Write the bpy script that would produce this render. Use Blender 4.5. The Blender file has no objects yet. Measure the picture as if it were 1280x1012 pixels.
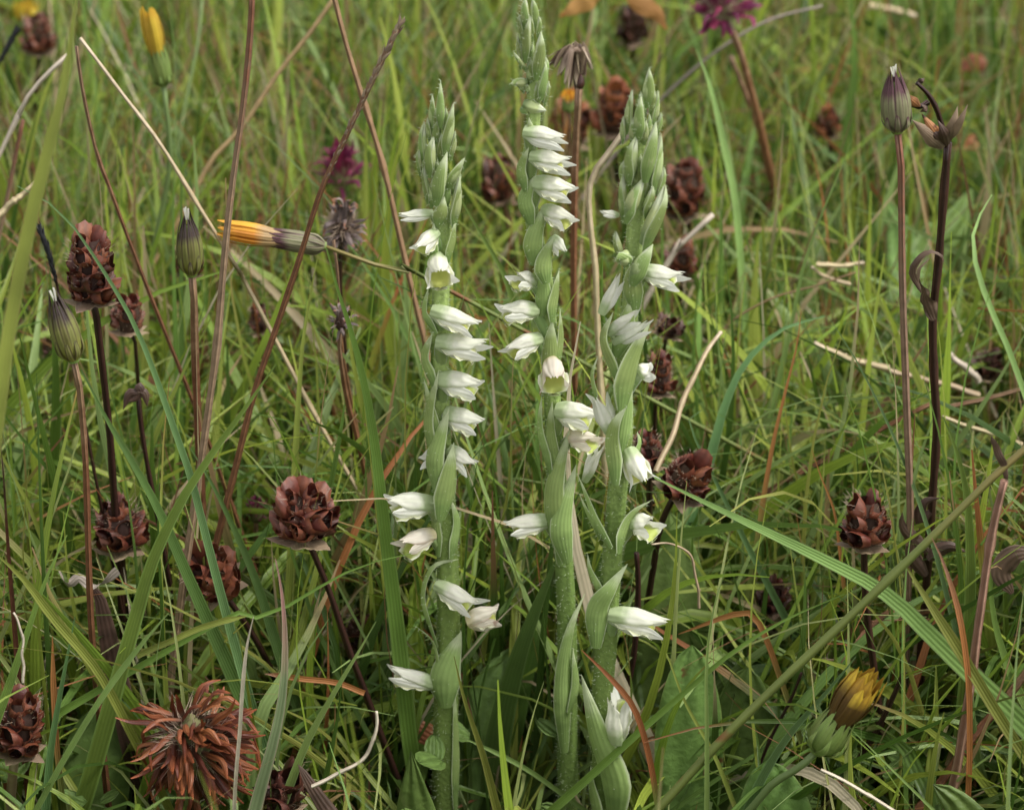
import bpy, math, random
import numpy as np
from mathutils import Vector as V, Matrix

random.seed(7); rng = np.random.default_rng(11)
S = bpy.context.scene
R = math.radians
# ---------------------------------------------------------------- camera, sky, sun, exposure
# one Blender unit stands for ten centimetres of meadow
PITCH, CAM_H, FPX = R(25), 2.3, 3996.0
cd = bpy.data.cameras.new('camera'); cam = bpy.data.objects.new('camera', cd); S.collection.objects.link(cam)
cam.location = (0, 0, CAM_H); cam.rotation_euler = (R(90) - PITCH, 0, 0)
cd.sensor_width = 36; cd.lens = 36 * FPX / 1280; cd.clip_start = 0.05; cd.clip_end = 1500
cd.dof.use_dof = True; cd.dof.focus_distance = 3.93; cd.dof.aperture_fstop = 4.3
S.camera = cam
S.render.resolution_x, S.render.resolution_y = 1024, 809
SUN_EL, SUN_AZ = R(60), R(108)      # azimuth measured clockwise from +Y
w = bpy.data.worlds.new('World'); S.world = w; w.use_nodes = True
nt = w.node_tree; bg = nt.nodes['Background']
sky = nt.nodes.new('ShaderNodeTexSky'); sky.sky_type = 'NISHITA'; sky.sun_disc = False
sky.sun_elevation = SUN_EL; sky.sun_rotation = SUN_AZ; sky.dust_density = 3.0; sky.air_density = 1.0
hs = nt.nodes.new('ShaderNodeHueSaturation'); hs.inputs['Saturation'].default_value = 0.06   # overcast: nearly grey
nt.links.new(sky.outputs[0], hs.inputs['Color']); nt.links.new(hs.outputs[0], bg.inputs[0])
bg.inputs[1].default_value = 0.15
sd = bpy.data.lights.new('sun', 'SUN'); sd.energy = 1.35; sd.angle = R(11); sd.color = (1, 0.955, 0.88)
so = bpy.data.objects.new('sun', sd); S.collection.objects.link(so)
sdir = V((math.sin(SUN_AZ) * math.cos(SUN_EL), math.cos(SUN_AZ) * math.cos(SUN_EL), math.sin(SUN_EL)))
so.rotation_euler = sdir.to_track_quat('Z', 'Y').to_euler(); so.location = sdir * 20
S.view_settings.view_transform = 'Standard'; S.view_settings.look = 'None'
S.view_settings.exposure = 0.95; S.view_settings.gamma = 1.0; S.view_settings.use_curve_mapping = False
S.render.engine = 'CYCLES'; S.cycles.max_bounces = 6; S.cycles.diffuse_bounces = 4; S.cycles.transmission_bounces = 4
S.cycles.use_denoising = True; S.cycles.denoising_prefilter = 'ACCURATE'

# ---------------------------------------------------------------- geometry helpers
FW = V((0, math.cos(PITCH), -math.sin(PITCH))); UPV = V((0, math.sin(PITCH), math.cos(PITCH)))
def P(px, py, Y):
    """point of the meadow on the upright plane y = Y"""
    r = FW + V((1, 0, 0)) * ((px - 640) / FPX) + UPV * ((506 - py) / FPX)
    return V((0, 0, CAM_H)) + r * (Y / r.y)
def upp(Y): return Y / math.cos(PITCH) / FPX         # size of one photo pixel at depth Y

class M:
    def __init__(s): s.v = []; s.f = []; s.uv = []
    def grid(s, rows, closed=False):
        n = len(rows[0]); b = len(s.v); m = len(rows)
        for i, r in enumerate(rows):
            for j, p in enumerate(r):
                s.v.append(p); s.uv.append((j / (n if closed else max(1, n - 1)), i / (m - 1)))
        for i in range(m - 1):
            for j in range(n if closed else n - 1):
                k = (j + 1) % n
                s.f.append((b + i * n + j, b + i * n + k, b + (i + 1) * n + k, b + (i + 1) * n + j))
        return s
def mesh(name, m, mat, origin=V((0, 0, 0))):
    me = bpy.data.meshes.new(name)
    me.from_pydata([tuple(p - origin) for p in m.v], [], m.f)
    me.polygons.foreach_set('use_smooth', [True] * len(me.polygons))
    uvl = me.uv_layers.new(name='UVMap'); li = np.empty(len(me.loops), np.int32)
    me.loops.foreach_get('vertex_index', li)
    uvl.data.foreach_set('uv', np.array(m.uv, np.float32)[li].ravel())
    me.materials.append(mat); return me
COL = S.collection
def tag(o, label=None, cat=None, group=None, kind=None):
    if label: o['label'] = label
    if cat: o['category'] = cat
    if group: o['group'] = group
    if kind: o['kind'] = kind
    return o
def empty(name, loc, label, cat, group=None):
    o = bpy.data.objects.new(name, None); COL.objects.link(o); o.location = loc
    o.empty_display_size = .05
    return tag(o, label, cat, group)
def wloc(o):
    p = V(o.location)
    while o.parent: o = o.parent; p = p + V(o.location)
    return p
def put(name, m, mat, parent=None, origin=None):
    """links one mesh object; its vertices come in meadow coordinates, its origin goes to its own foot"""
    org = origin if origin is not None else m.v[0].copy()
    o = bpy.data.objects.new(name, mesh(name, m, mat, org)); COL.objects.link(o)
    if parent: o.parent = parent; o.location = org - wloc(parent)
    else: o.location = org
    return o
def inst(name, me, parent, loc, rot, sc):
    o = bpy.data.objects.new(name, me); COL.objects.link(o); o.parent = parent
    o.matrix_local = Matrix.Translation(loc) @ rot.to_4x4() @ Matrix.Diagonal((*sc, 1)) if hasattr(sc, '__len__') \
        else Matrix.Translation(loc) @ rot.to_4x4() @ Matrix.Scale(sc, 4)
    return o
def spline(pts, n):
    """Catmull-Rom through pts, n samples spaced by arc length"""
    pts = [V(p) for p in pts]
    if len(pts) == 2: return [pts[0].lerp(pts[1], i / (n - 1)) for i in range(n)]
    q = [pts[0] * 2 - pts[1]] + pts + [pts[-1] * 2 - pts[-2]]; d = []
    for i in range(1, len(q) - 2):
        for k in range(12):
            t = k / 12; a, b, c, e = q[i - 1], q[i], q[i + 1], q[i + 2]
            d.append(.5 * ((2 * b) + (c - a) * t + (2 * a - 5 * b + 4 * c - e) * t * t + (3 * b - a - 3 * c + e) * t ** 3))
    d.append(pts[-1]); L = [0]
    for i in range(1, len(d)): L.append(L[-1] + (d[i] - d[i - 1]).length)
    out = []; k = 0
    for i in range(n):
        s = L[-1] * i / (n - 1)
        while k < len(L) - 2 and L[k + 1] < s: k += 1
        u = (s - L[k]) / max(1e-9, L[k + 1] - L[k]); out.append(d[k].lerp(d[k + 1], min(1, max(0, u))))
    return out
def frames(c, hint):
    out = []
    for i in range(len(c)):
        T = (c[min(i + 1, len(c) - 1)] - c[max(i - 1, 0)]).normalized()
        Sd = T.cross(hint)
        if Sd.length < 1e-4: Sd = T.cross(V((.3, .2, 1)))
        Sd.normalize(); out.append((T, Sd, Sd.cross(T).normalized()))
    return out
def tube(m, c, rad, n=8, hint=V((0, -1, .3)), wob=0):
    fr = frames(c, hint); rows = []
    for i, p in enumerate(c):
        r = rad(i / (len(c) - 1)) if callable(rad) else rad
        if wob: r *= 1 + wob * (random.random() - .5)
        rows.append([p + fr[i][1] * r * math.cos(2 * math.pi * j / n) + fr[i][2] * r * math.sin(2 * math.pi * j / n) for j in range(n)])
    m.grid(rows, True)
    k = len(m.v); m.v.append(c[-1]); m.uv.append((.5, 1)); b = k - n
    for j in range(n): m.f.append((b + j, b + (j + 1) % n, k))
    return m
def ribbon(m, c, wid, hint=V((0, -1, .3)), fold=.25, nc=3, cup=0, twist=0, frill=0):
    """blade: fold = keel depth as a share of half the width, cup = half angle of an arc section"""
    fr = frames(c, hint); rows = []; N = len(c); ph = random.random() * 6
    for i, p in enumerate(c):
        t = i / (N - 1); hw = wid(t) / 2; T, Sd, Nn = fr[i]
        if twist:
            a = twist * t; Sd, Nn = Sd * math.cos(a) + Nn * math.sin(a), Nn * math.cos(a) - Sd * math.sin(a)
        row = []
        for j in range(nc):
            u = 2 * j / (nc - 1) - 1
            if cup:
                a = u * cup; q = p + Sd * (hw * math.sin(a) / max(.3, math.sin(min(cup, 1.5)))) + Nn * (hw * (math.cos(a) - 1))
            else:
                q = p + Sd * (hw * u) - Nn * (hw * fold * (1 - abs(u)))
            if frill: q = q + Nn * (frill * hw * abs(u) ** 2 * math.sin(ph + t * 17 + u * 3))
            row.append(q)
        rows.append(row)
    return m.grid(rows)
def w_blade(w):  return lambda t: w * (min(1, .55 + 2.2 * t) * max(.03, 1 - max(0, t - .35) / .65) ** .75)
def w_even(w):   return lambda t: w * max(.04, min(1, (1.02 - t) * 6))
def w_bract(w):  return lambda t: w * max(.02, min(1, (t + .12) / .38) ** .7 * (1 - (max(0, t - .3) / .7) ** 1.6))
def w_leaf(w):   return lambda t: w * 1.15 * max(.02, math.sin(math.pi * (t ** 1.25 * .985 + .015)) ** .55)

# ---------------------------------------------------------------- materials
def new_mat(name):
    m = bpy.data.materials.new(name); m.use_nodes = True; t = m.node_tree; t.nodes.clear(); return m, t
def nd(t, ty, **k):
    n = t.nodes.new(ty)
    for a, v in k.items(): setattr(n, a, v)
    return n
def mth(t, op, a, b=None, c=None, clamp=False):
    n = nd(t, 'ShaderNodeMath', operation=op, use_clamp=clamp)
    for i, x in enumerate((a, b, c)):
        if x is None: continue
        if hasattr(x, 'node'): t.links.new(x, n.inputs[i])
        else: n.inputs[i].default_value = x
    return n.outputs[0]
def mix(t, f, a, b, mode='MIX'):
    n = nd(t, 'ShaderNodeMix', data_type='RGBA', blend_type=mode)
    for i, x in ((0, f), (6, a), (7, b)):
        if hasattr(x, 'node'): t.links.new(x, n.inputs[i])
        else: n.inputs[i].default_value = x if i == 0 else (*x, 1)
    return n.outputs[2]
def leaf_mat(name, main, edge=None, tip=None, base=None, veins=9, vs=.12, edge_w=.82, tip_at=.8, base_at=.15,
             trans=.28, rough=.5, spec=.35, ns=60, na=.25, rnd=.25, spots=None, attr=False, bump=.3, sheen=0, ribs_dark=None):
    m, t = new_mat(name); L = t.links.new
    uv = nd(t, 'ShaderNodeUVMap', uv_map='UVMap'); sp = nd(t, 'ShaderNodeSeparateXYZ'); L(uv.outputs[0], sp.inputs[0])
    u, v = sp.outputs[0], sp.outputs[1]
    tc = nd(t, 'ShaderNodeTexCoord'); no = nd(t, 'ShaderNodeTexNoise'); no.inputs['Scale'].default_value = ns
    no.inputs['Detail'].default_value = 4; L(tc.outputs['Object'], no.inputs['Vector'])
    if attr:
        at = nd(t, 'ShaderNodeVertexColor', layer_name='Col'); col = at.outputs[0]
    else: col = mix(t, 0, main, main)
    if not attr and rnd:
        oi = nd(t, 'ShaderNodeObjectInfo'); h = nd(t, 'ShaderNodeHueSaturation')
        L(mth(t, 'MULTIPLY_ADD', oi.outputs['Random'], rnd * 2, 1 - rnd), h.inputs['Value'])
        L(mth(t, 'MULTIPLY_ADD', oi.outputs['Random'], .03, .485), h.inputs['Hue']); L(col, h.inputs['Color']); col = h.outputs[0]
    ua = mth(t, 'ABSOLUTE', mth(t, 'MULTIPLY_ADD', u, 2, -1))
    nz = mth(t, 'MULTIPLY_ADD', no.outputs[0], .3, -.15)
    def ramp(x, at, soft): return mth(t, 'DIVIDE', mth(t, 'SUBTRACT', mth(t, 'ADD', x, nz), at), soft, clamp=True)
    if base: col = mix(t, mth(t, 'SUBTRACT', 1, ramp(v, base_at, .2), clamp=True), col, base)
    if tip: col = mix(t, ramp(v, tip_at, .15), col, tip)
    if edge: col = mix(t, mth(t, 'DIVIDE', mth(t, 'SUBTRACT', ua, edge_w), max(.02, 1 - edge_w), clamp=True), col, edge)
    si = mth(t, 'SINE', mth(t, 'MULTIPLY', u, veins * 6.283))
    vf = mth(t, 'MULTIPLY', mth(t, 'MULTIPLY_ADD', si, .5, .5), vs)
    col = mix(t, vf, col, ribs_dark or (main[0] * .5 if not attr else .02, main[1] * .55 if not attr else .05, main[2] * .5 if not attr else .01))
    var = mth(t, 'MULTIPLY_ADD', no.outputs[0], na * 2, 1 - na)
    h2 = nd(t, 'ShaderNodeHueSaturation'); L(var, h2.inputs['Value']); L(col, h2.inputs['Color']); col = h2.outputs[0]
    if spots:
        n2 = nd(t, 'ShaderNodeTexNoise'); n2.inputs['Scale'].default_value = spots[1]; L(tc.outputs['Object'], n2.inputs['Vector'])
        col = mix(t, mth(t, 'MULTIPLY', mth(t, 'SUBTRACT', n2.outputs[0], spots[2]), 12, clamp=True), col, spots[0])
    pb = nd(t, 'ShaderNodeBsdfPrincipled'); L(col, pb.inputs['Base Color'])
    pb.inputs['Roughness'].default_value = rough; pb.inputs['Specular IOR Level'].default_value = spec
    if sheen: pb.inputs['Sheen Weight'].default_value = sheen; pb.inputs['Sheen Roughness'].default_value = .4
    bp = nd(t, 'ShaderNodeBump'); bp.inputs['Strength'].default_value = bump; bp.inputs['Distance'].default_value = .002
    L(mth(t, 'ADD', mth(t, 'MULTIPLY', si, .5), no.outputs[0]), bp.inputs['Height']); L(bp.outputs[0], pb.inputs['Normal'])
    out = nd(t, 'ShaderNodeOutputMaterial')
    if trans:
        tr = nd(t, 'ShaderNodeBsdfTranslucent'); L(col, tr.inputs[0]); ms = nd(t, 'ShaderNodeMixShader'); ms.inputs[0].default_value = trans
        L(pb.outputs[0], ms.inputs[1]); L(tr.outputs[0], ms.inputs[2]); L(ms.outputs[0], out.inputs[0])
    else: L(pb.outputs[0], out.inputs[0])
    return m
MT = {}
MT['grass_mass'] = leaf_mat('meadow_grass', (.1, .1, .1), attr=True, veins=3, vs=.18, trans=.42, rough=.42, spec=.45, ns=9, na=.38)
MT['green'] = leaf_mat('blade_green', (.14, .22, .038), edge=(.21, .32, .08), veins=5, vs=.3, edge_w=.75, ns=14, na=.4)
MT['bluegreen'] = leaf_mat('blade_blue_green', (.115, .205, .07), edge=(.21, .33, .14), veins=5, vs=.3, edge_w=.7, ns=14, na=.4)
MT['darkgreen'] = leaf_mat('blade_dark_green', (.085, .155, .032), edge=(.14, .21, .06), veins=6, vs=.3, edge_w=.8, ns=14, na=.4)
MT['palegreen'] = leaf_mat('blade_pale_green', (.21, .31, .085), edge=(.3, .39, .16), veins=4, vs=.25, ns=14, na=.4)
MT['yellowgreen'] = leaf_mat('blade_yellow_green', (.23, .26, .05), edge=(.3, .27, .09), base=(.17, .2, .04), veins=4, vs=.25, ns=14, na=.4)
MT['browntip'] = leaf_mat('blade_brown_tip', (.14, .18, .04), tip=(.28, .09, .035), tip_at=.45, veins=4, vs=.25, ns=10)
MT['orangetip'] = leaf_mat('blade_orange_tip', (.17, .20, .05), tip=(.36, .15, .05), tip_at=.5, veins=3, vs=.25, ns=10)
MT['orange'] = leaf_mat('blade_orange', (.34, .12, .045), tip=(.3, .16, .1), veins=3, vs=.25, ns=14, na=.4)
MT['deadtip'] = leaf_mat('blade_dead_tip', (.2, .26, .13), edge=(.42, .36, .26), tip=(.38, .19, .17), tip_at=.72, edge_w=.7, veins=3, vs=.3, ns=14, na=.4)
MT['straw'] = leaf_mat('straw', (.50, .40, .25), tip=(.6, .5, .36), veins=3, vs=.5, trans=.1, ns=60, na=.45, ribs_dark=(.2, .11, .05))
MT['paleStraw'] = leaf_mat('pale_straw', (.66, .58, .47), veins=3, vs=.5, trans=.1, ns=60, na=.4, ribs_dark=(.25, .17, .1))
MT['tan'] = leaf_mat('tan_stalk', bump=1.2, main=(.36, .23, .12), base=(.3, .12, .05), veins=3, vs=.4, trans=0, ns=60, na=.45)
MT['redstem'] = leaf_mat('red_brown_stalk', bump=1.2, main=(.20, .085, .045), tip=(.27, .17, .1), veins=4, vs=.4, trans=0, ns=70, na=.55, ribs_dark=(.08, .03, .015), rough=.4)
MT['pinkstem'] = leaf_mat('pinkish_stalk', bump=1.2, main=(.28, .175, .12), tip=(.24, .1, .06), veins=4, vs=.4, trans=0, ns=70, na=.5)
MT['blackstem'] = leaf_mat('black_stalk', bump=1.2, main=(.022, .009, .007), veins=3, vs=.35, trans=0, rough=.4, spec=.35, ns=40, na=.5, ribs_dark=(.10, .04, .03))
MT['greystem'] = leaf_mat('grey_stalk', (.27, .22, .19), veins=3, vs=.3, trans=0, ns=20)
MT['barkstem'] = leaf_mat('streaked_dead_stalk', bump=1.2, main=(.36, .21, .15), veins=4, vs=.75, trans=0, ns=45, na=.4, ribs_dark=(.12, .05, .03))
MT['greenstem'] = leaf_mat('green_stalk', (.13, .165, .04), tip=(.19, .15, .05), veins=3, vs=.2, trans=0, ns=12, spots=((.14, .06, .02), 16, .6))
MT['plainstem'] = leaf_mat('soft_green_stalk', (.16, .23, .08), veins=3, vs=.2, trans=0, ns=12)
MT['plantain'] = leaf_mat('broad_leaf', (.15, .245, .06), edge=(.22, .31, .09), veins=2.5, vs=.25, edge_w=.93, ns=75, na=.5, rough=.5, bump=1.4, spots=((.12, .06, .02), 45, .72))
MT['deadleaf'] = leaf_mat('dead_leaf', (.085, .05, .035), edge=(.17, .11, .08), veins=4, vs=.4, trans=.05, ns=45, na=.7)
MT['rustleaf'] = leaf_mat('rust_leaf', (.33, .13, .06), edge=(.4, .2, .08), veins=5, vs=.3, trans=.15, ns=25, na=.4, spots=((.06, .02, .01), 60, .6))
MT['orangeleaf'] = leaf_mat('orange_leaf', (.42, .22, .07), tip=(.45, .14, .04), veins=5, vs=.2, trans=.2, ns=25)
# orchid
MT['o_stem'] = leaf_mat('orchid_stem', (.16, .245, .06), tip=(.31, .41, .13), tip_at=.5, veins=5, vs=.2, trans=0, rough=.6, ns=190, na=.4, rnd=.05, bump=.8)
MT['o_bract'] = leaf_mat('orchid_bract', (.32, .42, .14), edge=(.70, .76, .52), tip=(.58, .65, .40), base=(.20, .30, .09), veins=7, vs=.16, edge_w=.84, tip_at=.7, trans=.22, rough=.5, ns=38, na=.32, rnd=.2, bump=.25)
MT['o_bud'] = leaf_mat('orchid_bud', (.52, .60, .28), tip=(.64, .68, .5), base=(.22, .3, .12), veins=6, vs=.25, tip_at=.6, trans=.2, rough=.5, ns=45, na=.12, rnd=.12)
MT['o_ovary'] = leaf_mat('orchid_ovary', (.25, .35, .12), tip=(.42, .50, .28), tip_at=.75, veins=6, vs=.25, trans=.1, rough=.5, ns=45, na=.15, rnd=.1, sheen=.4)
MT['o_petal'] = leaf_mat('orchid_petal', (.82, .81, .71), base=(.50, .60, .34), base_at=.22, veins=4.5, vs=.17, trans=.38, rough=.38, spec=.4, ns=110, na=.08, rnd=.05, bump=.45, ribs_dark=(.52, .60, .34))
MT['o_petal_old'] = leaf_mat('orchid_petal_fading', (.80, .74, .64), base=(.66, .60, .36), edge=(.72, .58, .5), veins=5, vs=.20, trans=.35, rough=.5, ns=40, na=.12, rnd=.03, ribs_dark=(.6, .45, .35), spots=((.35, .13, .08), 40, .7))
MT['o_sepal'] = leaf_mat('orchid_sepal', (.84, .83, .76), base=(.55, .62, .4), base_at=.12, veins=3, vs=.12, trans=.35, rough=.42, spec=.3, ns=40, na=.05, rnd=.03, ribs_dark=(.6, .66, .5))
MT['o_lip'] = leaf_mat('orchid_lip', (.50, .55, .14), edge=(.82, .82, .7), edge_w=.45, tip=(.8, .8, .62), tip_at=.85, veins=3, vs=.1, trans=.35, rough=.5, ns=40, na=.1, rnd=.05)
MT['hair'] = leaf_mat('hair', (.56, .63, .44), veins=1, vs=0, trans=.3, rough=.5, rnd=0)
MT['hair_brown'] = leaf_mat('brown_hair', (.42, .32, .24), veins=1, vs=0, trans=.2, rough=.6, rnd=0)
# seed heads
MT['calyx'] = leaf_mat('dried_calyx', (.150, .041, .023), base=(.15, .09, .055), tip=(.19, .058, .030), veins=9, vs=.4, trans=.12, rough=.36, spec=.5, ns=70, na=.5, rnd=.5, ribs_dark=(.05, .015, .01))
MT['calyx_dark'] = leaf_mat('dark_dried_calyx', (.06, .02, .014), base=(.05, .03, .02), tip=(.1, .03, .02), veins=9, vs=.4, trans=.08, rough=.35, spec=.5, ns=70, na=.4, rnd=.35)
MT['calyx_rust'] = leaf_mat('rusty_dried_calyx', (.24, .07, .03), base=(.2, .1, .05), tip=(.3, .1, .04), veins=9, vs=.4, trans=.1, rough=.4, ns=70, na=.4, rnd=.35)
MT['core'] = leaf_mat('seed_head_core', (.045, .022, .014), veins=9, vs=.3, trans=0, rough=.8, ns=60, na=.5)
MT['papery'] = leaf_mat('papery_bract', (.27, .19, .125), edge=(.4, .3, .2), base=(.14, .1, .06), veins=9, vs=.4, trans=.2, rough=.6, ns=60, na=.4)
MT['floret_rust'] = leaf_mat('withered_floret', (.17, .05, .022), base=(.11, .07, .05), tip=(.30, .085, .03), veins=3, vs=.45, trans=.15, rough=.45, ns=50, na=.55, rnd=.75, ribs_dark=(.12, .03, .015))
MT['floret_mag'] = leaf_mat('magenta_floret', (.17, .02, .065), tip=(.24, .03, .09), base=(.3, .15, .15), veins=2, vs=.2, trans=.3, ns=50, rnd=.3)
MT['floret_grey'] = leaf_mat('grey_brown_floret', (.16, .12, .11), tip=(.3, .12, .06), veins=2, vs=.3, trans=.1, ns=50, rnd=.4)
MT['clover_core'] = leaf_mat('hairy_core', (.15, .14, .06), veins=3, vs=.3, trans=0, rough=.8, ns=60)
MT['phyl'] = leaf_mat('hawkbit_bract', (.17, .17, .05), edge=(.055, .03, .025), tip=(.04, .025, .025), base=(.26, .26, .05), edge_w=.45, tip_at=.6, veins=2, vs=.1, trans=.1, ns=40, na=.25, rnd=.2)
MT['phyl_purple'] = leaf_mat('purple_hawkbit_bract', (.19, .18, .10), edge=(.09, .035, .05), tip=(.08, .03, .04), edge_w=.5, tip_at=.6, veins=2, vs=.1, trans=.1, ns=40, na=.25, rnd=.2)
MT['phyl_green'] = leaf_mat('green_hawkbit_bract', (.15, .21, .05), edge=(.22, .26, .1), veins=2, vs=.1, trans=.1, ns=40, rnd=.2)
MT['yellow'] = leaf_mat('yellow_floret', (.64, .47, .05), tip=(.58, .36, .04), veins=2, vs=.25, trans=.3, ns=50, rnd=.3, ribs_dark=(.35, .16, .02))
MT['amber'] = leaf_mat('amber_floret', (.66, .31, .03), tip=(.66, .33, .04), base=(.48, .34, .17), base_at=.4, veins=2, vs=.25, trans=.3, ns=50, rnd=.2, ribs_dark=(.45, .18, .03))
MT['ochre'] = leaf_mat('fading_yellow_floret', (.46, .28, .03), base=(.10, .055, .015), base_at=.62, veins=2, vs=.4, trans=.3, ns=50, rnd=.3, ribs_dark=(.16, .09, .02))
MT['white'] = leaf_mat('white_down', (.75, .72, .65), veins=2, vs=.2, trans=.3, ns=50)
MT['spike'] = leaf_mat('grass_spikelet', (.34, .26, .18), tip=(.44, .36, .26), veins=3, vs=.4, trans=.15, ns=40, rnd=.35, ribs_dark=(.13, .07, .05))
MT['blackseed'] = leaf_mat('black_seed', (.03, .03, .035), veins=3, vs=.3, trans=0, rough=.5, ns=50)

# things the grass keeps clear of, so that it can be seen standing free: a coarse sight map of depths
GW, GH, CS = 216, 150, 8
clear_Y = np.zeros((GH, GW), np.float32); clear_p = np.zeros((GH, GW), np.float32)
def stamp(px, py, r, Y, p):
    x0, x1 = int((px - r) / CS) + 20, int((px + r) / CS) + 21; y0, y1 = int((py - r) / CS) + 10, int((py + r) / CS) + 11
    x0, y0 = max(0, x0), max(0, y0)
    if x1 <= 0 or y1 <= 0: return
    a = clear_p[y0:y1, x0:x1]; b = clear_Y[y0:y1, x0:x1]; m = p >= a
    a[m] = p; b[m] = Y
def stamp_path(pts, r, Y, p):
    for a, b in zip(pts[:-1], pts[1:]):
        n = max(1, int(math.hypot(b[0] - a[0], b[1] - a[1]) / 6))
        for k in range(n + 1): stamp(a[0] + (b[0] - a[0]) * k / n, a[1] + (b[1] - a[1]) * k / n, r, Y, p)
def path3(pts, Y0, Y1):
    n = len(pts); return [P(p[0], p[1], (p[2] if len(p) > 2 else Y0 + (Y1 - Y0) * i / max(1, n - 1))) for i, p in enumerate(pts)]
def to_ground(c):
    """c runs from the tip down; carry it on into the turf"""
    a, b = c[-2], c[-1]
    if b.z <= .0: return c
    d = (b - a).normalized(); d.z = min(d.z, -.6); d.normalize()
    return c + [b + d * ((b.z + .03) / -d.z)]

# ---------------------------------------------------------------- ground
def build_ground():
    near = np.arange(-4, 14.01, .09); far = np.array([20, 40, 90, 200, 500.])
    ys = np.concatenate([-far[::-1], near, far + 0]); xs = np.concatenate([-far[::-1], np.arange(-6, 6.01, .09), far])
    X, Yg = np.meshgrid(xs, ys)
    Z = .02 * np.sin(X * 3.1 + 1) * np.cos(Yg * 2.3) + .014 * np.sin(X * 11 + Yg * 7) * np.sin(Yg * 9 - X * 5) + .008 * np.sin(X * 31) * np.sin(Yg * 27)
    Z = Z - .03
    ny, nx = X.shape; v = np.stack([X, Yg, Z], -1).reshape(-1, 3)
    i = np.arange(ny * nx).reshape(ny, nx); f = np.stack([i[:-1, :-1], i[:-1, 1:], i[1:, 1:], i[1:, :-1]], -1).reshape(-1, 4)
    me = bpy.data.meshes.new('ground'); me.vertices.add(len(v)); me.vertices.foreach_set('co', v.ravel().astype(np.float32))
    me.loops.add(f.size); me.loops.foreach_set('vertex_index', f.ravel().astype(np.int32)); me.polygons.add(len(f))
    me.polygons.foreach_set('loop_start', np.arange(len(f), dtype=np.int32) * 4); me.update(calc_edges=True)
    me.polygons.foreach_set('use_smooth', np.ones(len(f), bool))
    m, t = new_mat('turf_soil'); L = t.links.new; tc = nd(t, 'ShaderNodeTexCoord')
    n1 = nd(t, 'ShaderNodeTexNoise'); n1.inputs['Scale'].default_value = 6; n1.inputs['Detail'].default_value = 8; L(tc.outputs['Object'], n1.inputs[0])
    n2 = nd(t, 'ShaderNodeTexNoise'); n2.inputs['Scale'].default_value = 50; n2.inputs['Detail'].default_value = 6; L(tc.outputs['Object'], n2.inputs[0])
    c = mix(t, n2.outputs[0], (.022, .016, .009), (.06, .05, .025))
    c = mix(t, mth(t, 'MULTIPLY', mth(t, 'SUBTRACT', n1.outputs[0], .42), 6, clamp=True), c, (.04, .07, .018))
    pb = nd(t, 'ShaderNodeBsdfPrincipled'); pb.inputs['Roughness'].default_value = .95; L(c, pb.inputs[0])
    bp = nd(t, 'ShaderNodeBump'); bp.inputs['Distance'].default_value = .03; L(n2.outputs[0], bp.inputs['Height']); L(bp.outputs[0], pb.inputs['Normal'])
    o = nd(t, 'ShaderNodeOutputMaterial'); L(pb.outputs[0], o.inputs[0]); me.materials.append(m)
    g = bpy.data.objects.new('ground', me); COL.objects.link(g)
    tag(g, 'dark soil and moss of the turf between the grass roots', None, None, 'structure')
build_ground()

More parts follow.
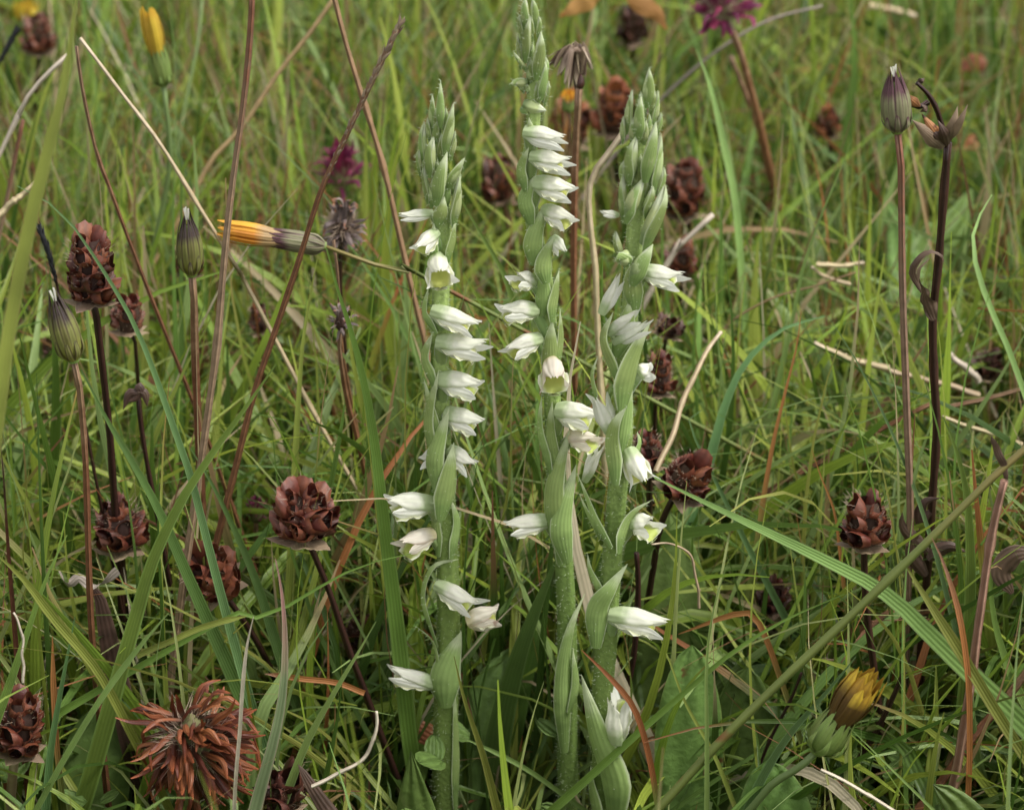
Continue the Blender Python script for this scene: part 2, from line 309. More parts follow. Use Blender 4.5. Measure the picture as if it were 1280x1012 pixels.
# ---------------------------------------------------------------- orchids
CAMD = V((0, -1, .25)).normalized()
def pod(m, a, b, w, n=8, k=8, bend=V((0, 0, 0)), flat=.8, hint=CAMD, prof=None):
    c = spline([a, a.lerp(b, .5) + bend, b], k); fr = frames(c, hint); rows = []
    prof = prof or (lambda t: max(.02, min(1, (t + .15) / .4) ** .6 * (1 - (max(0, t - .35) / .65) ** 1.7)))
    for i, p in enumerate(c):
        r = w / 2 * prof(i / (k - 1))
        rows.append([p + fr[i][1] * r * math.cos(6.2832 * j / n) + fr[i][2] * r * flat * math.sin(6.2832 * j / n) for j in range(n)])
    return m.grid(rows, True)
def flower(root, B, T, w, old=False, up=None, splay=.35, droop=1.0, ov=None, lip=True):
    X = (T - B); L = X.length; X.normalize()
    Z = V(up) if up else V((0, -.15, 1)); Z = (Z - X * Z.dot(X))
    if Z.length < .2: Z = V((0, -1, .2)); Z = Z - X * Z.dot(X)
    Z.normalize(); Sd = X.cross(Z).normalized()
    pm = MT['o_petal_old'] if old else MT['o_petal']; sm = MT['o_petal_old'] if old else MT['o_sepal']
    j1, j2 = random.uniform(-.06, .06), random.uniform(-.06, .06)
    def rad(v): return w * (.30 + .13 * math.sin(math.pi * min(1, v * 1.15)) - .05 * v) * (1 if v < .78 else 1 - ((v - .78) / .22) ** 1.5 * .40)
    rows = []; nl, nc = 14, 17
    for i in range(nl):
        v = i / (nl - 1); r = rad(v)
        c = B + X * (L * v * (.96 + j1)) + Z * (w * (.10 * math.sin(math.pi * v) - .06 * v + .30 * (max(0, v - .7) / .3) ** 1.4 * (.8 + j2 * 7)))
        row = []
        for j in range(nc):
            u_ = 2 * j / (nc - 1) - 1; a = u_ * R(118 - 40 * v)
            # two petals lie against the dorsal sepal: shallow grooves between them
            g = 1 - .14 * math.exp(-((abs(u_) - .4) / .13) ** 2) * min(1, v * 3); lob = L * .8 * max(0, v - .72) / .28 * (.07 * math.cos(u_ * 9.4) - .09 * u_ * u_ + .02 * math.sin(u_ * 23 + j1 * 90))
            r2 = r * g * (1 + .05 * math.sin(7 * v + a * 2 + j1 * 60) + .035 * math.sin(15 * v - a * 5 + j2 * 90)); row.append(c + X * lob + Sd * (r2 * math.sin(a)) + Z * (r2 * .95 * math.cos(a)))
        rows.append(row)
    f = put('flower', M().grid(rows), pm, root, B)
    for s in (-1, 1):
        sp = splay * (1 + random.uniform(-.35, .35)); lo = random.uniform(-.05, .08)
        c = spline([B + Sd * (s * .18 * w) - Z * (.10 * w), B + X * (.35 * L) + Sd * (s * .41 * w) - Z * ((.15 + lo) * w),
                    B + X * (.72 * L) + Sd * (s * (.36 + sp * .2) * w) - Z * ((.19 + lo) * w),
                    B + X * (L * (1.0 + j2)) + Sd * (s * (.30 + sp * .8) * w) - Z * ((.18 + lo * 3 - sp * .15) * w)], 12)
        mm = M(); h = (Sd * s + Z * .15).normalized()
        ribbon(mm, c, lambda t: w * .52 * max(.14, min(1, .5 + t * 1.6) * (1 - max(0, (t - .5) / .5) ** 2.6)), hint=h, nc=5, cup=.8, frill=.10)
        put('lateral_sepal', mm, sm, f)
    if lip:
        c = spline([B + X * (.12 * L) - Z * (.20 * w), B + X * (.5 * L) - Z * (.34 * w),
                    B + X * (.70 * L) - Z * (.42 * w * droop), B + X * (.77 * L) - Z * (.62 * w * droop), B + X * (.73 * L) - Z * (.74 * w * droop)], 12)
        mm = M(); ribbon(mm, c, lambda t: w * .46 * (.55 + .45 * math.sin(math.pi * t)) * (1 if t < .9 else .7), hint=-Z, nc=9, cup=-.9, frill=.42)
        # the channel of the lip opens towards the hood
        put('lip', mm, MT['o_lip'], f)
    if ov:
        mm = M(); pod(mm, ov, B + X * (.07 * L), w * .62, bend=Z * (.10 * w), k=9, prof=lambda t: .45 + .42 * math.sin(math.pi * (.1 + t * .75)))
        put('ovary', mm, MT['o_ovary'], f, ov)
    return f
def orchid(label, Y, stem, rw, buds, bracts, flowers, hairy=1100, grp='white orchids in the middle of the meadow'):
    c = path3(stem, Y, Y); c = c + [V((c[-1].x, Y, -.03))]; k = upp(Y)
    base = V((c[-1].x, Y, 0)); root = empty('orchid', base, label, 'orchid', grp)
    cc = spline(c[::-1], 60)
    def rad(t):
        z = cc[min(59, int(t * 59))].z; ztop = cc[-1].z; s = z / ztop
        return k * (rw[0] + (rw[1] - rw[0]) * s) * .5 * (1 if s < .92 else max(.3, (1 - s) / .08))
    m = M(); tube(m, cc, rad, 12, wob=.05); put('stem', m, MT['o_stem'], root, cc[0])
    def sx(z):
        for a, b in zip(cc[:-1], cc[1:]):
            if a.z <= z <= b.z: return a.x + (b.x - a.x) * (z - a.z) / max(1e-6, b.z - a.z)
        return cc[-1].x
    def near(x, z, out=1.0):
        """y on the stem's front for a point at x,z"""
        r = k * rw[0] * .5 * out; d = max(-1, min(1, (x - sx(z)) / max(r, 1e-5)))
        return Y - r * math.sqrt(max(.02, 1 - d * d * .9)), V((d * 1.1, -math.sqrt(max(.05, 1 - d * d * .8)), .12)).normalized()
    # the youngest buds: small, tightly packed between and behind the larger ones
    tb = list(buds)
    for (bx, by, tx, ty, wd, *o) in tb[:7]:
        for q in (-1, 1):
            buds.append((bx + q * wd * .28 + random.uniform(-1, 1), by + 14, bx + q * wd * .42 + (tx - bx) * .4, by - (by - ty) * .35, wd * .72, .009))
    ymin = min(q[3] for q in buds)
    for (bx, by, tx, ty, wd, *o) in buds:
        if by - ty > 20: wd *= .74 + .16 * min(1, (ty - ymin) / 120)
        a, b = P(bx, by, Y), P(tx, ty, Y); ya, na = near(a.x, a.z, .8); dd = (o[0] if o else 0)
        a.y = ya + dd; b.y = ya - .004 + dd * .8; wu = wd * k
        m = M(); pod(m, a, a.lerp(b, .97), wu * .86, k=10, n=10, bend=na * wu * .10, flat=.85, hint=na); bd = put('bud', m, MT['o_bud'], root, a)
        # the bract that clasps the bud
        sw_ = V((random.uniform(-.12, .12) * wu, 0, 0))
        cl = spline([a - V((0, 0, wu * .45)) + na * wu * .22, a.lerp(b, .35) + na * wu * .46 + sw_, a.lerp(b, .70) + na * wu * .40 + sw_, a.lerp(b, .98) + na * wu * .10], 14)
        m = M(); ribbon(m, cl, w_bract(wu * .98), hint=na, nc=9, cup=1.15); put('bract', m, MT['o_bract'], root, cl[0])
    for br in bracts:
        pts, wd = br[0], br[1]; dy = br[2] if len(br) > 2 else 0; cup = br[3] if len(br) > 3 else 1.12
        ps = []
        for (x, y) in pts:
            p = P(x, y, Y); yy, nn = near(p.x, p.z, 1.15); p.y = yy + dy; ps.append(p)
        mid = ps[len(ps) // 2]; _, nn = near(mid.x, mid.z, 1.15)
        if len(ps) == 2: ps = [ps[0], ps[0].lerp(ps[1], .5) + nn * wd * k * .22, ps[1]]
        cl = spline(ps, 16); m = M(); ribbon(m, cl, w_bract(wd * k * .98), hint=nn, nc=9, cup=cup)
        put('bract', m, MT['o_bract'], root, cl[0])
    for fl in flowers:
        bx, by, tx, ty, wd = fl[:5]; o = fl[5] if len(fl) > 5 else {}
        a, b = P(bx, by, Y), P(tx, ty, Y); ya, na = near(a.x, a.z); s = 1 if tx > bx else -1
        a.y = (Y + ya) / 2 + o.get('da', 0) - .004; b.y = a.y - o.get('d', .01)
        a = P(bx, by, a.y); b = P(tx, ty, b.y)
        ov = V((sx(a.z - .028) + s * k * 2, Y - .004, a.z - .022 - wd * k * .5))
        flower(root, a, b, wd * k * 1.01 * o.get('ws', 1), o.get('old'), o.get('up'), o.get('splay', .35), o.get('droop', 1), ov if o.get('ov', 1) else None, o.get('lip', True))
    # down of short glandular hairs on stem and bracts
    m = M(); srcs = []
    for i in range(hairy):
        t = random.random() ** 1.1 * .93; q = cc[int(t * 59)].lerp(cc[min(59, int(t * 59) + 1)], random.random()); a = random.uniform(-3.3, .2)
        n = V((math.cos(a), math.sin(a), 0)); r = rad(t); srcs.append((q + n * r * .97, n))
    for o in root.children:
        if o.name.split('.')[0] in ('bract',):
            me = o.data; nv = len(me.vertices); wl = wloc(o)
            for i in range(20):
                v = me.vertices[random.randrange(nv)]; nn = V(v.normal)
                if nn.y > 0: nn = -nn
                srcs.append((wl + v.co + V((random.uniform(-1, 1), 0, random.uniform(-1, 1))) * .001, nn))
    for q, n in srcs:
        l = random.uniform(.0025, .0055); d = (n + V((random.uniform(-.3, .3), random.uniform(-.3, .3), random.uniform(-.2, .5)))).normalized()
        s = d.cross(V((0, -1, .4))).normalized() * .0003; b = len(m.v)
        m.v += [q - s, q + s, q + d * l]; m.uv += [(0, 0), (1, 0), (.5, 1)]; m.f.append((b, b + 1, b + 2))
    h = put('hairs', m, MT['hair'], root, base); h['kind'] = 'stuff'
    stamp_path([(p[0], p[1]) for p in stem], 27, Y, .985)
    for fl in flowers:
        stamp_path([(fl[0], fl[1]), (fl[2], fl[3])], 20, Y - .03, .985)
    for b in bracts: stamp_path(b[0], 12, Y, .97)
    return root

YA, YB, YC = 3.58, 3.60, 3.50
orchid('left of the three white orchids, standing apart, its flowers turned right midway', YA,
    [(551, 128), (548, 200), (553, 260), (552, 330), (550, 400), (550, 480), (552, 560), (557, 640), (560, 720), (560, 800), (557, 900), (556, 1012)], (36, 17),
    [(541, 160, 541, 114, 15, .010), (551, 150, 551, 93, 15), (530, 204, 531, 150, 15, .008), (556, 183, 567, 122, 20), (538, 210, 543, 163, 18, -.004),
     (559, 226, 581, 190, 17, -.002), (546, 240, 560, 180, 22, -.008), (566, 275, 574, 213, 20, -.002), (536, 250, 530, 205, 15, .006)],
    [([(561, 322), (570, 267)], 15), ([(548, 275), (556, 238)], 20), ([(540, 320), (543, 270)], 16), ([(545, 410), (528, 388), (536, 352)], 16), ([(543, 480), (527, 445), (541, 408)], 26),
     ([(542, 572), (531, 520), (549, 452)], 26, -.004), ([(545, 602), (540, 560), (562, 498)], 30, -.010), ([(553, 634), (562, 592), (568, 540)], 30, -.016),
     ([(566, 690), (574, 650), (564, 614)], 18), ([(546, 690), (541, 640), (545, 600)], 20, .004), ([(546, 800), (527, 745), (540, 703), (574, 690)], 15, -.004, .9),
     ([(549, 850), (542, 800), (520, 778)], 8, -.002), ([(556, 872), (556, 830), (577, 780)], 42, -.006, 1.3), ([(571, 1008), (573, 930), (568, 838)], 17, -.002),
     ([(546, 540), (538, 510), (530, 470)], 16, .0)],
    [(541, 266, 500, 271, 15, dict(lip=False, splay=.05)), (545, 290, 521, 312, 22, dict(d=.03)), (546, 322, 551, 352, 30, dict(d=.05, splay=.55, up=(0, -1, 1))),
     (540, 388, 599, 408, 27, dict(d=.02)), (546, 427, 608, 436, 31, dict(d=.015)), (549, 474, 604, 483, 33, dict(d=.015)), (556, 516, 602, 530, 30, dict(d=.015)),
     (560, 560, 592, 584, 24, dict(da=.0, d=.01)), (546, 565, 526, 577, 18, dict(d=-.01, lip=False)),
     (540, 630, 484, 629, 35, dict(d=.02)), (541, 667, 500, 682, 29, dict(d=.035, old=True, droop=1.25)), (546, 730, 597, 760, 28, dict(d=.035, splay=.55)),
     (584, 776, 625, 763, 30, dict(old=True, d=.0, da=-.012, droop=.8, ov=0)), (543, 855, 485, 838, 27, dict(d=.01, droop=1.1))])
orchid('tallest white orchid in the middle, its tip touching the top edge', YB,
    [(663, 20), (666, 90), (667, 150), (661, 215), (667, 285), (678, 330), (686, 400), (688, 460), (691, 510), (693, 560), (699, 620), (705, 700), (709, 800), (709, 900), (710, 1012)], (29, 15),
    [(657, 30, 657, -8, 18, .006), (668, 30, 665, -6, 15, .008), (654, 58, 652, 18, 14, .008), (657, 70, 663, 14, 17), (670, 88, 676, 32, 21, -.003), (675, 116, 681, 71, 17),
     (659, 100, 638, 101, 13, .004), (654, 128, 684, 136, 20, .0), (658, 84, 642, 60, 8)],
    [([(655, 234), (648, 208), (661, 178)], 19), ([(662, 275), (653, 245), (670, 213)], 25), ([(667, 325), (667, 290), (683, 250)], 25, -.005), ([(684, 345), (682, 318), (693, 290)], 25, -.008),
     ([(692, 395), (697, 360), (699, 333)], 22, -.004), ([(699, 455), (704, 420), (700, 382)], 19, -.002), ([(672, 180), (664, 160), (661, 142)], 14, .002), ([(676, 390), (678, 360), (677, 322)], 22),
     ([(690, 470), (688, 430), (690, 392)], 24, -.002), ([(687, 590), (672, 535), (677, 488)], 22, -.002), ([(694, 590), (686, 540), (690, 495)], 20, .0),
     ([(693, 670), (690, 600), (712, 530)], 31, -.010), ([(709, 690), (702, 640), (720, 572)], 30, -.014), ([(702, 700), (706, 660), (700, 620)], 24, .0),
     ([(706, 930), (704, 840), (712, 780), (731, 736)], 24, -.006), ([(712, 880), (722, 850), (716, 800)], 18, -.006)],
    [(655, 164, 709, 176, 24, dict(d=.015, splay=.1, lip=False)), (663, 195, 715, 206, 25, dict(d=.015, splay=.2, droop=.6)), (668, 228, 721, 240, 29, dict(d=.015, splay=.25, droop=.7)),
     (680, 262, 717, 277, 25, dict(d=.03)), (690, 296, 706, 316, 18, dict(d=.01)), (666, 352, 643, 346, 24, dict(d=.02)), (671, 388, 622, 388, 28, dict(d=.02)),
     (675, 422, 630, 440, 26, dict(d=.03, splay=.55)), (690, 452, 693, 480, 32, dict(d=.05, old=True, splay=.5, up=(0, -1, 1), droop=1.1)), (696, 512, 744, 521, 33, dict(d=.02, droop=1.1)),
     (712, 545, 748, 552, 28, dict(d=.03, old=True)), (731, 600, 750, 555, 17, dict(d=.02, up=(1, -.3, .2), lip=False, ov=0)), (686, 650, 631, 658, 28, dict(d=.015))])
orchid('right of the three white orchids, with the broad pale green bud cone', YC,
    [(808, 110), (802, 170), (799, 235), (793, 290), (792, 340), (786, 400), (778, 470), (780, 530), (773, 600), (768, 660), (762, 740), (758, 806), (753, 880), (755, 1012)], (32, 18),
    [(808, 126, 811, 80, 20, .006), (785, 163, 791, 110, 18, .008), (798, 163, 801, 112, 20, .0), (816, 155, 822, 110, 17, .006), (788, 218, 796, 164, 23, -.004), (805, 212, 819, 142, 24, -.008),
     (815, 232, 825, 162, 24, -.002), (781, 272, 779, 216, 18, .004), (784, 262, 806, 213, 25, -.010), (806, 262, 815, 226, 18, -.002), (803, 298, 830, 222, 27, -.008),
     (776, 320, 770, 285, 16, .0), (790, 338, 816, 294, 24, -.010), (786, 313, 770, 311, 24, -.012)],
    [([(793, 380), (790, 340), (806, 310)], 26, -.002), ([(770, 470), (750, 420), (766, 384)], 26, -.008), ([(745, 500), (738, 465), (747, 440)], 12, -.006), ([(779, 500), (793, 440), (812, 396)], 36, -.012),
     ([(766, 590), (760, 545), (766, 515), (782, 492)], 30, -.020), ([(792, 572), (801, 550), (796, 533)], 15, -.004), ([(775, 680), (790, 640), (815, 617)], 28, -.010),
     ([(762, 672), (742, 645), (722, 585)], 20, -.012), ([(748, 668), (732, 635), (724, 612)], 16, -.006), ([(744, 800), (745, 755), (760, 725), (784, 697)], 30, -.010),
     ([(752, 745), (736, 715), (734, 690)], 20, .004), ([(764, 1016), (760, 960), (742, 905), (726, 832)], 50, -.016, 1.2), ([(744, 1016), (736, 975), (738, 945)], 30, -.012),
     ([(768, 440), (780, 400), (792, 360)], 26), ([(776, 560), (785, 500), (790, 470)], 24)],
    [(773, 269, 751, 265, 10, dict(lip=False, ov=0)), (802, 338, 855, 350, 26, dict(d=.02, splay=.8, droop=.6)), (762, 416, 799, 390, 20, dict(d=.02, lip=False, up=(-.5, -.4, 1))),
     (768, 428, 812, 405, 17, dict(d=.02, lip=False, up=(-.3, -.4, 1))), (800, 468, 815, 458, 26, dict(d=.0, da=.0, lip=False)), (752, 392, 775, 345, 17, dict(lip=False, ov=0, d=0, up=(-1, -.4, .3))),
     (763, 540, 744, 492, 26, dict(lip=False, ov=0, d=.01, up=(-.6, -1, .4))), (786, 562, 806, 604, 29, dict(d=.035, splay=.8, up=(0, -1, 1))),
     (792, 654, 819, 657, 32, dict(d=.02)), (762, 768, 836, 781, 34, dict(d=.02, splay=.4)), (771, 928, 771, 866, 33, dict(d=-.004, da=-.024, ov=0, up=(-1, -.6, 0), splay=.5, droop=1))])

# ---------------------------------------------------------------- shared small pieces
def calyx_mesh(seed, mat):
    random.seed(seed); rows = []; n, nl = 12, 8; fl = random.uniform(.9, 1.15)
    for i in range(nl):
        v = i / (nl - 1); r = .14 + .36 * math.sin(math.pi * min(1, v * .86 + .05)) ** .75 + .06 * v; row = []
        for j in range(n):
            a = 2 * math.pi * j / n; upf = max(0, math.sin(a))
            L = 1 * (.72 + .34 * upf ** .6 + (.035 if j % 2 else -.02) * v)
            q = V((math.cos(a) * r * fl * (1 + .25 * v * upf), math.sin(a) * r * (.62 + .1 * v) + .12 * v * v * (1 if math.sin(a) > 0 else -.6), v * L))
            q += V((random.uniform(-1, 1), random.uniform(-1, 1), random.uniform(-1, 1))) * .035; row.append(q)
        rows.append(row)
    return mesh('calyx', M().grid(rows, True), mat)
CAL = {k: [calyx_mesh(50 + i, MT[k]) for i in range(4)] for k in ('calyx', 'calyx_dark', 'calyx_rust')}
def petal_mesh(seed, mat, wd=.22, curl=.3, cup=.9, nl=9, name='floret'):
    random.seed(seed); c = spline([V((0, 0, 0)), V((random.uniform(-.05, .05), curl * .35, .4)), V((random.uniform(-.08, .08), curl * .5, .75)), V((random.uniform(-.12, .12), curl * random.uniform(-.3, .8), 1))], nl)
    return mesh(name, ribbon(M(), c, lambda t: wd * max(.08, math.sin(math.pi * (.2 + .76 * t)) ** .8), hint=V((0, 1, 0)), nc=5, cup=cup), mat)
FLO = {k: [petal_mesh(80 + i, MT[k], wd=.26, curl=.5) for i in range(4)] for k in ('floret_rust', 'floret_mag', 'floret_grey')}
random.seed(21)
def orient(d, up=V((0, 0, 1)), roll=0):
    """rotation taking local z to d and local y towards up"""
    z = d.normalized(); y = (up - z * up.dot(z))
    if y.length < 1e-3: y = V((0, 1, 0)) - z * z.y
    y.normalize(); x = y.cross(z)
    return Matrix((x, y, z)).transposed() @ Matrix.Rotation(roll, 3, 'Z')
def axis_pts(px, py, Y, hpx, tilt):
    k = upp(Y); a = P(px, py, Y); ax = V((math.sin(tilt), random.uniform(-.12, .05), math.cos(tilt))).normalized()
    return k, a, ax
def stem_part(root, pts, Y0, Y1, wpx, mat, first=None, name='stem', n=22, taper=.85):
    c = path3(pts, Y0, Y1)
    if first is not None: c = [first] + c
    c = to_ground(c); cc = spline(c, n); r = wpx * upp(Y0) / 2
    m = tube(M(), cc[::-1], lambda t: r * (1.15 - .3 * t), 8, wob=.12)
    stamp_path([(p[0], p[1]) for p in pts], max(5, wpx * .7), Y1, .55)
    return put(name, m, MT[mat], root, cc[-1])
def seed_head(label, px, py, w, h, Y, tilt, stem, cal='calyx', tiers=4, per=8, sw=9, smat='blackstem', lean=0, group='dried brown self-heal seed heads'):
    """px,py is the middle of the head in photo pixels; w,h its size there"""
    k = upp(Y); cen = P(px, py, Y); ax = V((math.sin(tilt), -math.sin(lean), math.cos(tilt))).normalized()
    foot = cen - ax * (h * k / 2); Wd, H = w * k * 1.12, h * k
    w0 = w; c = path3([(s[0], s[1]) for s in stem], Y, Y + .04); g = to_ground(c)[-1]
    root = empty('dried_self_heal', V((g.x, g.y, 0)), label, 'seed head', group)
    stem_part(root, stem, Y, Y + .04, sw, smat, first=foot + ax * H * .15)
    m = pod(M(), foot + ax * H * .04, foot + ax * H * .86, Wd * .58, n=10, k=8, flat=1, prof=lambda t: .55 + .45 * math.sin(math.pi * (.1 + .85 * t)))
    put('head_core', m, MT['core'], root, foot)
    rl = root.location; e1 = ax.orthogonal().normalized(); e2 = ax.cross(e1)
    for ti in range(tiers):
        t = (ti + .35) / tiers; n = per if ti < tiers - 1 else max(4, per - 4); el = R(24 + 46 * t ** 1.2)
        for j in range(n):
            a = 6.2832 * (j + .5 * (ti % 2)) / n + random.uniform(-.12, .12)
            o = e1 * math.cos(a) + e2 * math.sin(a); d = (o * math.cos(el + random.uniform(-.12, .12)) + ax * math.sin(el))
            if random.random() < .09: continue
            d = (d + V((random.uniform(-1, 1), random.uniform(-1, 1), random.uniform(-1, 1))) * .2).normalized()
            loc = foot + ax * (H * (.08 + .66 * t + random.uniform(-.03, .03))) + o * Wd * .15 * (1 - .4 * t)
            ln = Wd * .37 * random.uniform(.65, 1.2); wd = ln * random.uniform(.74, 1.0)
            inst('calyx', random.choice(CAL[cal if random.random() < .8 else random.choice(('calyx', 'calyx_dark'))]), root, loc - rl, orient(d, ax, random.uniform(-.3, .3)), (wd, wd, ln))
    for j in range(5):                                   # papery bracts under the lowest whorl
        a = 6.2832 * j / 5 + random.uniform(-.3, .3); o = e1 * math.cos(a) + e2 * math.sin(a)
        b = foot + ax * H * .05
        cl = spline([b, b + o * Wd * .3 - ax * H * .02, b + o * Wd * .52 + ax * H * random.uniform(-.10, .10)], 8)
        put('bract', ribbon(M(), cl, w_bract(Wd * .36), hint=ax, nc=5, cup=.8, frill=.1), MT['papery'], root, b)
    # short pale hairs between the calyces
    m = M()
    for i in range(170):
        a = random.uniform(0, 6.28); t = random.random(); o = e1 * math.cos(a) + e2 * math.sin(a); q = foot + ax * H * (.08 + .8 * t) + o * Wd * .33
        d = (o + ax * .7 + V((random.uniform(-.5, .5), random.uniform(-.5, .5), random.uniform(-.5, .5)))).normalized(); s = d.cross(V((0, -1, .3))).normalized() * .0004
        b = len(m.v); m.v += [q - s, q + s, q + d * Wd * random.uniform(.06, .17)]; m.uv += [(0, 0), (1, 0), (.5, 1)]; m.f.append((b, b + 1, b + 2))
    hh = put('hairs', m, MT['hair_brown'], root, foot); hh['kind'] = 'stuff'
    stamp(px, py, max(w, h) * .42, Y - .04, .95)
    return root
def clover_head(label, px, py, w, h, Y, n, mat, stem, el0, el1, cat='clover head', sw=7, smat='redstem', tilt=0, ln=.5, group=None, corew=.5, core='clover_core', mess=.25, pull=V((0, 0, 0)), fw=1):
    k = upp(Y); cen = P(px, py, Y); ax = V((math.sin(tilt), -.15, math.cos(tilt))).normalized()
    c = path3(stem, Y, Y + .04); g = to_ground(c)[-1]
    root = empty('clover', V((g.x, g.y, 0)), label, cat, group); Wd, H = w * k, h * k
    stem_part(root, stem, Y, Y + .04, sw, smat, first=cen - ax * H * .15)
    put('head_core', pod(M(), cen - ax * H * .32, cen + ax * H * .32, Wd * corew, n=10, k=8, flat=1), MT[core], root, cen)
    e1 = ax.orthogonal().normalized(); e2 = ax.cross(e1)
    for i in range(n):
        t = (i + .5) / n; z = 1 - 2 * t; a = i * 2.39996; rr = math.sqrt(max(0, 1 - z * z)); o = e1 * math.cos(a) + e2 * math.sin(a)
        el = R(el0 + (el1 - el0) * t + random.uniform(-14, 14))
        d = o * math.cos(el) + ax * math.sin(el) + V((random.uniform(-mess, mess), random.uniform(-mess, mess), random.uniform(-mess, mess))) + pull
        loc = cen + ax * (z * H * .26) + o * (rr * Wd * .18); l = Wd * ln * random.uniform(.8, 1.2)
        inst('floret', random.choice(FLO[mat]), root, loc - root.location, orient(d, ax, random.uniform(-.5, .5)), (l * fw * random.uniform(.7, 1.3), l * random.uniform(.5, 1.8), l))
    if w > 60:
        m = M()
        for i in range(420):
            a = random.uniform(0, 6.28); z = random.uniform(-1, 1); o = (e1 * math.cos(a) + e2 * math.sin(a)) * math.sqrt(1 - z * z) + ax * z; q = cen + o * Wd * .2
            d = (o + V((random.uniform(-.8, .8), random.uniform(-.8, .8), random.uniform(-.8, .8)))).normalized(); s = d.cross(V((0, -1, .3))).normalized() * .0007
            b = len(m.v); m.v += [q - s, q + s, q + d * Wd * random.uniform(.12, .36)]; m.uv += [(0, 0), (1, 0), (.5, 1)]; m.f.append((b, b + 1, b + 2))
        hh = put('hairs', m, MT['hair_brown'], root, cen); hh['kind'] = 'stuff'
    stamp(px, py, max(w, h) * .42, Y - .04, .93)
    return root
def hawkbit(label, a2, b2, w, Y, stem, phyl='phyl', petals=None, npet=14, plen=.45, pspread=.25, sw=7, smat='redstem', dy=0, tuft=False, nphy=13, open_=0, group='hawkbit heads', loose=0):
    """a2 foot of the head, b2 tip of its green cup, in photo pixels"""
    k = upp(Y); A, B = P(a2[0], a2[1], Y), P(b2[0], b2[1], Y + dy); ax = (B - A); H = ax.length; ax.normalize(); Wd = w * k
    c = path3(stem, Y, Y + .03); g = to_ground(c)[-1]
    root = empty('hawkbit', V((g.x, g.y, 0)), label, 'hawkbit', group)
    stem_part(root, stem, Y, Y + .03, sw, smat, first=A + ax * H * .04)
    put('head_core', pod(M(), A, A.lerp(B, .8 if not petals else .92), Wd * .74, n=10, k=9, flat=1, prof=lambda t: max(.12, math.sin(math.pi * (.14 + (.82 if not petals else .5) * t)) ** .8)), MT['phyl_green'], root, A)
    e1 = ax.orthogonal().normalized(); e2 = ax.cross(e1)
    for row in (0, 1):
        for j in range(nphy if row else nphy - 5):
            a = 6.2832 * (j + .5 * row) / (nphy if row else nphy - 5) + random.uniform(-.08, .08); o = e1 * math.cos(a) + e2 * math.sin(a)
            e = 1 if row else random.uniform(.35, .6)
            ps = [A + o * Wd * .12, A + ax * H * .2 * (e ** .5) + o * Wd * (.43 + .03 * (1 - row)), A + ax * H * .55 * e + o * Wd * (.48 if row else .5 + loose), A + ax * H * e * random.uniform(.90, 1.06) + o * Wd * (((.16 if not petals else .38) if row else .44 + loose) + open_)]
            put('bract', ribbon(M(), spline(ps, 10), w_bract(Wd * (.33 if row else .24)), hint=o, nc=5, cup=.7), MT[phyl], root, ps[0])
    if petals:
        for j in range(npet):
            a = j * 2.4; rr = math.sqrt((j + .5) / npet); o = e1 * math.cos(a) + e2 * math.sin(a)
            b = A + ax * H * .55 + o * Wd * .30 * rr; ti = B + ax * H * plen * random.uniform(.75, 1.1) + o * Wd * pspread * rr * 1.6
            put('ray_floret', ribbon(M(), spline([b, b.lerp(ti, .55) + o * Wd * .16 * rr, ti], 8), w_even(Wd * .26), hint=o, nc=5, cup=.8), MT[petals], root, b)
    if tuft:
        m = M()
        for j in range(12):
            a = random.uniform(0, 6.28); o = e1 * math.cos(a) + e2 * math.sin(a); b = B - ax * H * .12
            ribbon(m, spline([b + o * Wd * .03, B + ax * H * .07 * random.random() + o * Wd * .09], 3), lambda t: .0016, nc=2, fold=0)
        put('down_tuft', m, MT['white'], root, B)
    stamp_path([a2, b2], w * .6, Y - .03, .95)
    return root

G = 'dried brown self-heal seed heads'
seed_head('tall dark red-brown seed head on a black stalk, upper left', 112, 331, 66, 98, 3.66, .03, [(119, 385), (127, 450), (137, 540), (142, 612)], tiers=5, per=8, sw=10)
seed_head('reddish seed head close behind the tall one on the black stalk', 160, 392, 48, 46, 3.95, .05, [(168, 420), (172, 470)], tiers=3, per=7, sw=6)
seed_head('round seed head at the left below the black stalk, with two pale pods under it', 148, 655, 68, 70, 3.72, -.1, [(152, 690), (158, 760)], tiers=4, sw=9)
seed_head('tilted seed head facing up between broad green blades, lower left', 258, 714, 76, 74, 3.62, -.28, [(285, 748), (320, 800), (345, 850)], tiers=4, lean=.6, sw=9)
seed_head('large seed head in sharp focus left of the orchids, on a dark stalk', 379, 638, 84, 78, 3.52, .02, [(388, 682), (412, 740), (432, 800), (462, 880)], tiers=4, per=9, sw=9)
seed_head('dark seed head low behind the leaning dark stalk, left of the left orchid', 452, 786, 50, 52, 3.78, .2, [(455, 812), (458, 860)], cal='calyx_dark', tiers=3, per=7)
seed_head('seed head cut by the left edge near the bottom corner', 25, 902, 70, 92, 3.42, .05, [(18, 950), (12, 1012)], tiers=4, sw=14, smat='straw')
seed_head('blackish hairy seed head at the bottom edge beside the withered clover', 352, 988, 76, 62, 3.40, .1, [(355, 1015), (360, 1050)], cal='calyx_dark', tiers=3, per=8)
seed_head('seed head with upright glossy cups on a dark stalk, right side', 1083, 648, 68, 72, 3.55, .0, [(1080, 690), (1084, 770), (1098, 880), (1104, 1000)], tiers=3, per=7, sw=10)
seed_head('glossy seed head resting right of the right orchid at the broad blade', 860, 594, 66, 58, 3.70, .35, [(840, 625), (825, 660), (815, 720)], tiers=3, per=8, sw=9, lean=.3)
seed_head('small dark seed head squeezed against the stem of the right orchid', 810, 560, 42, 56, 3.78, -.1, [(812, 590), (812, 640)], tiers=3, per=7)
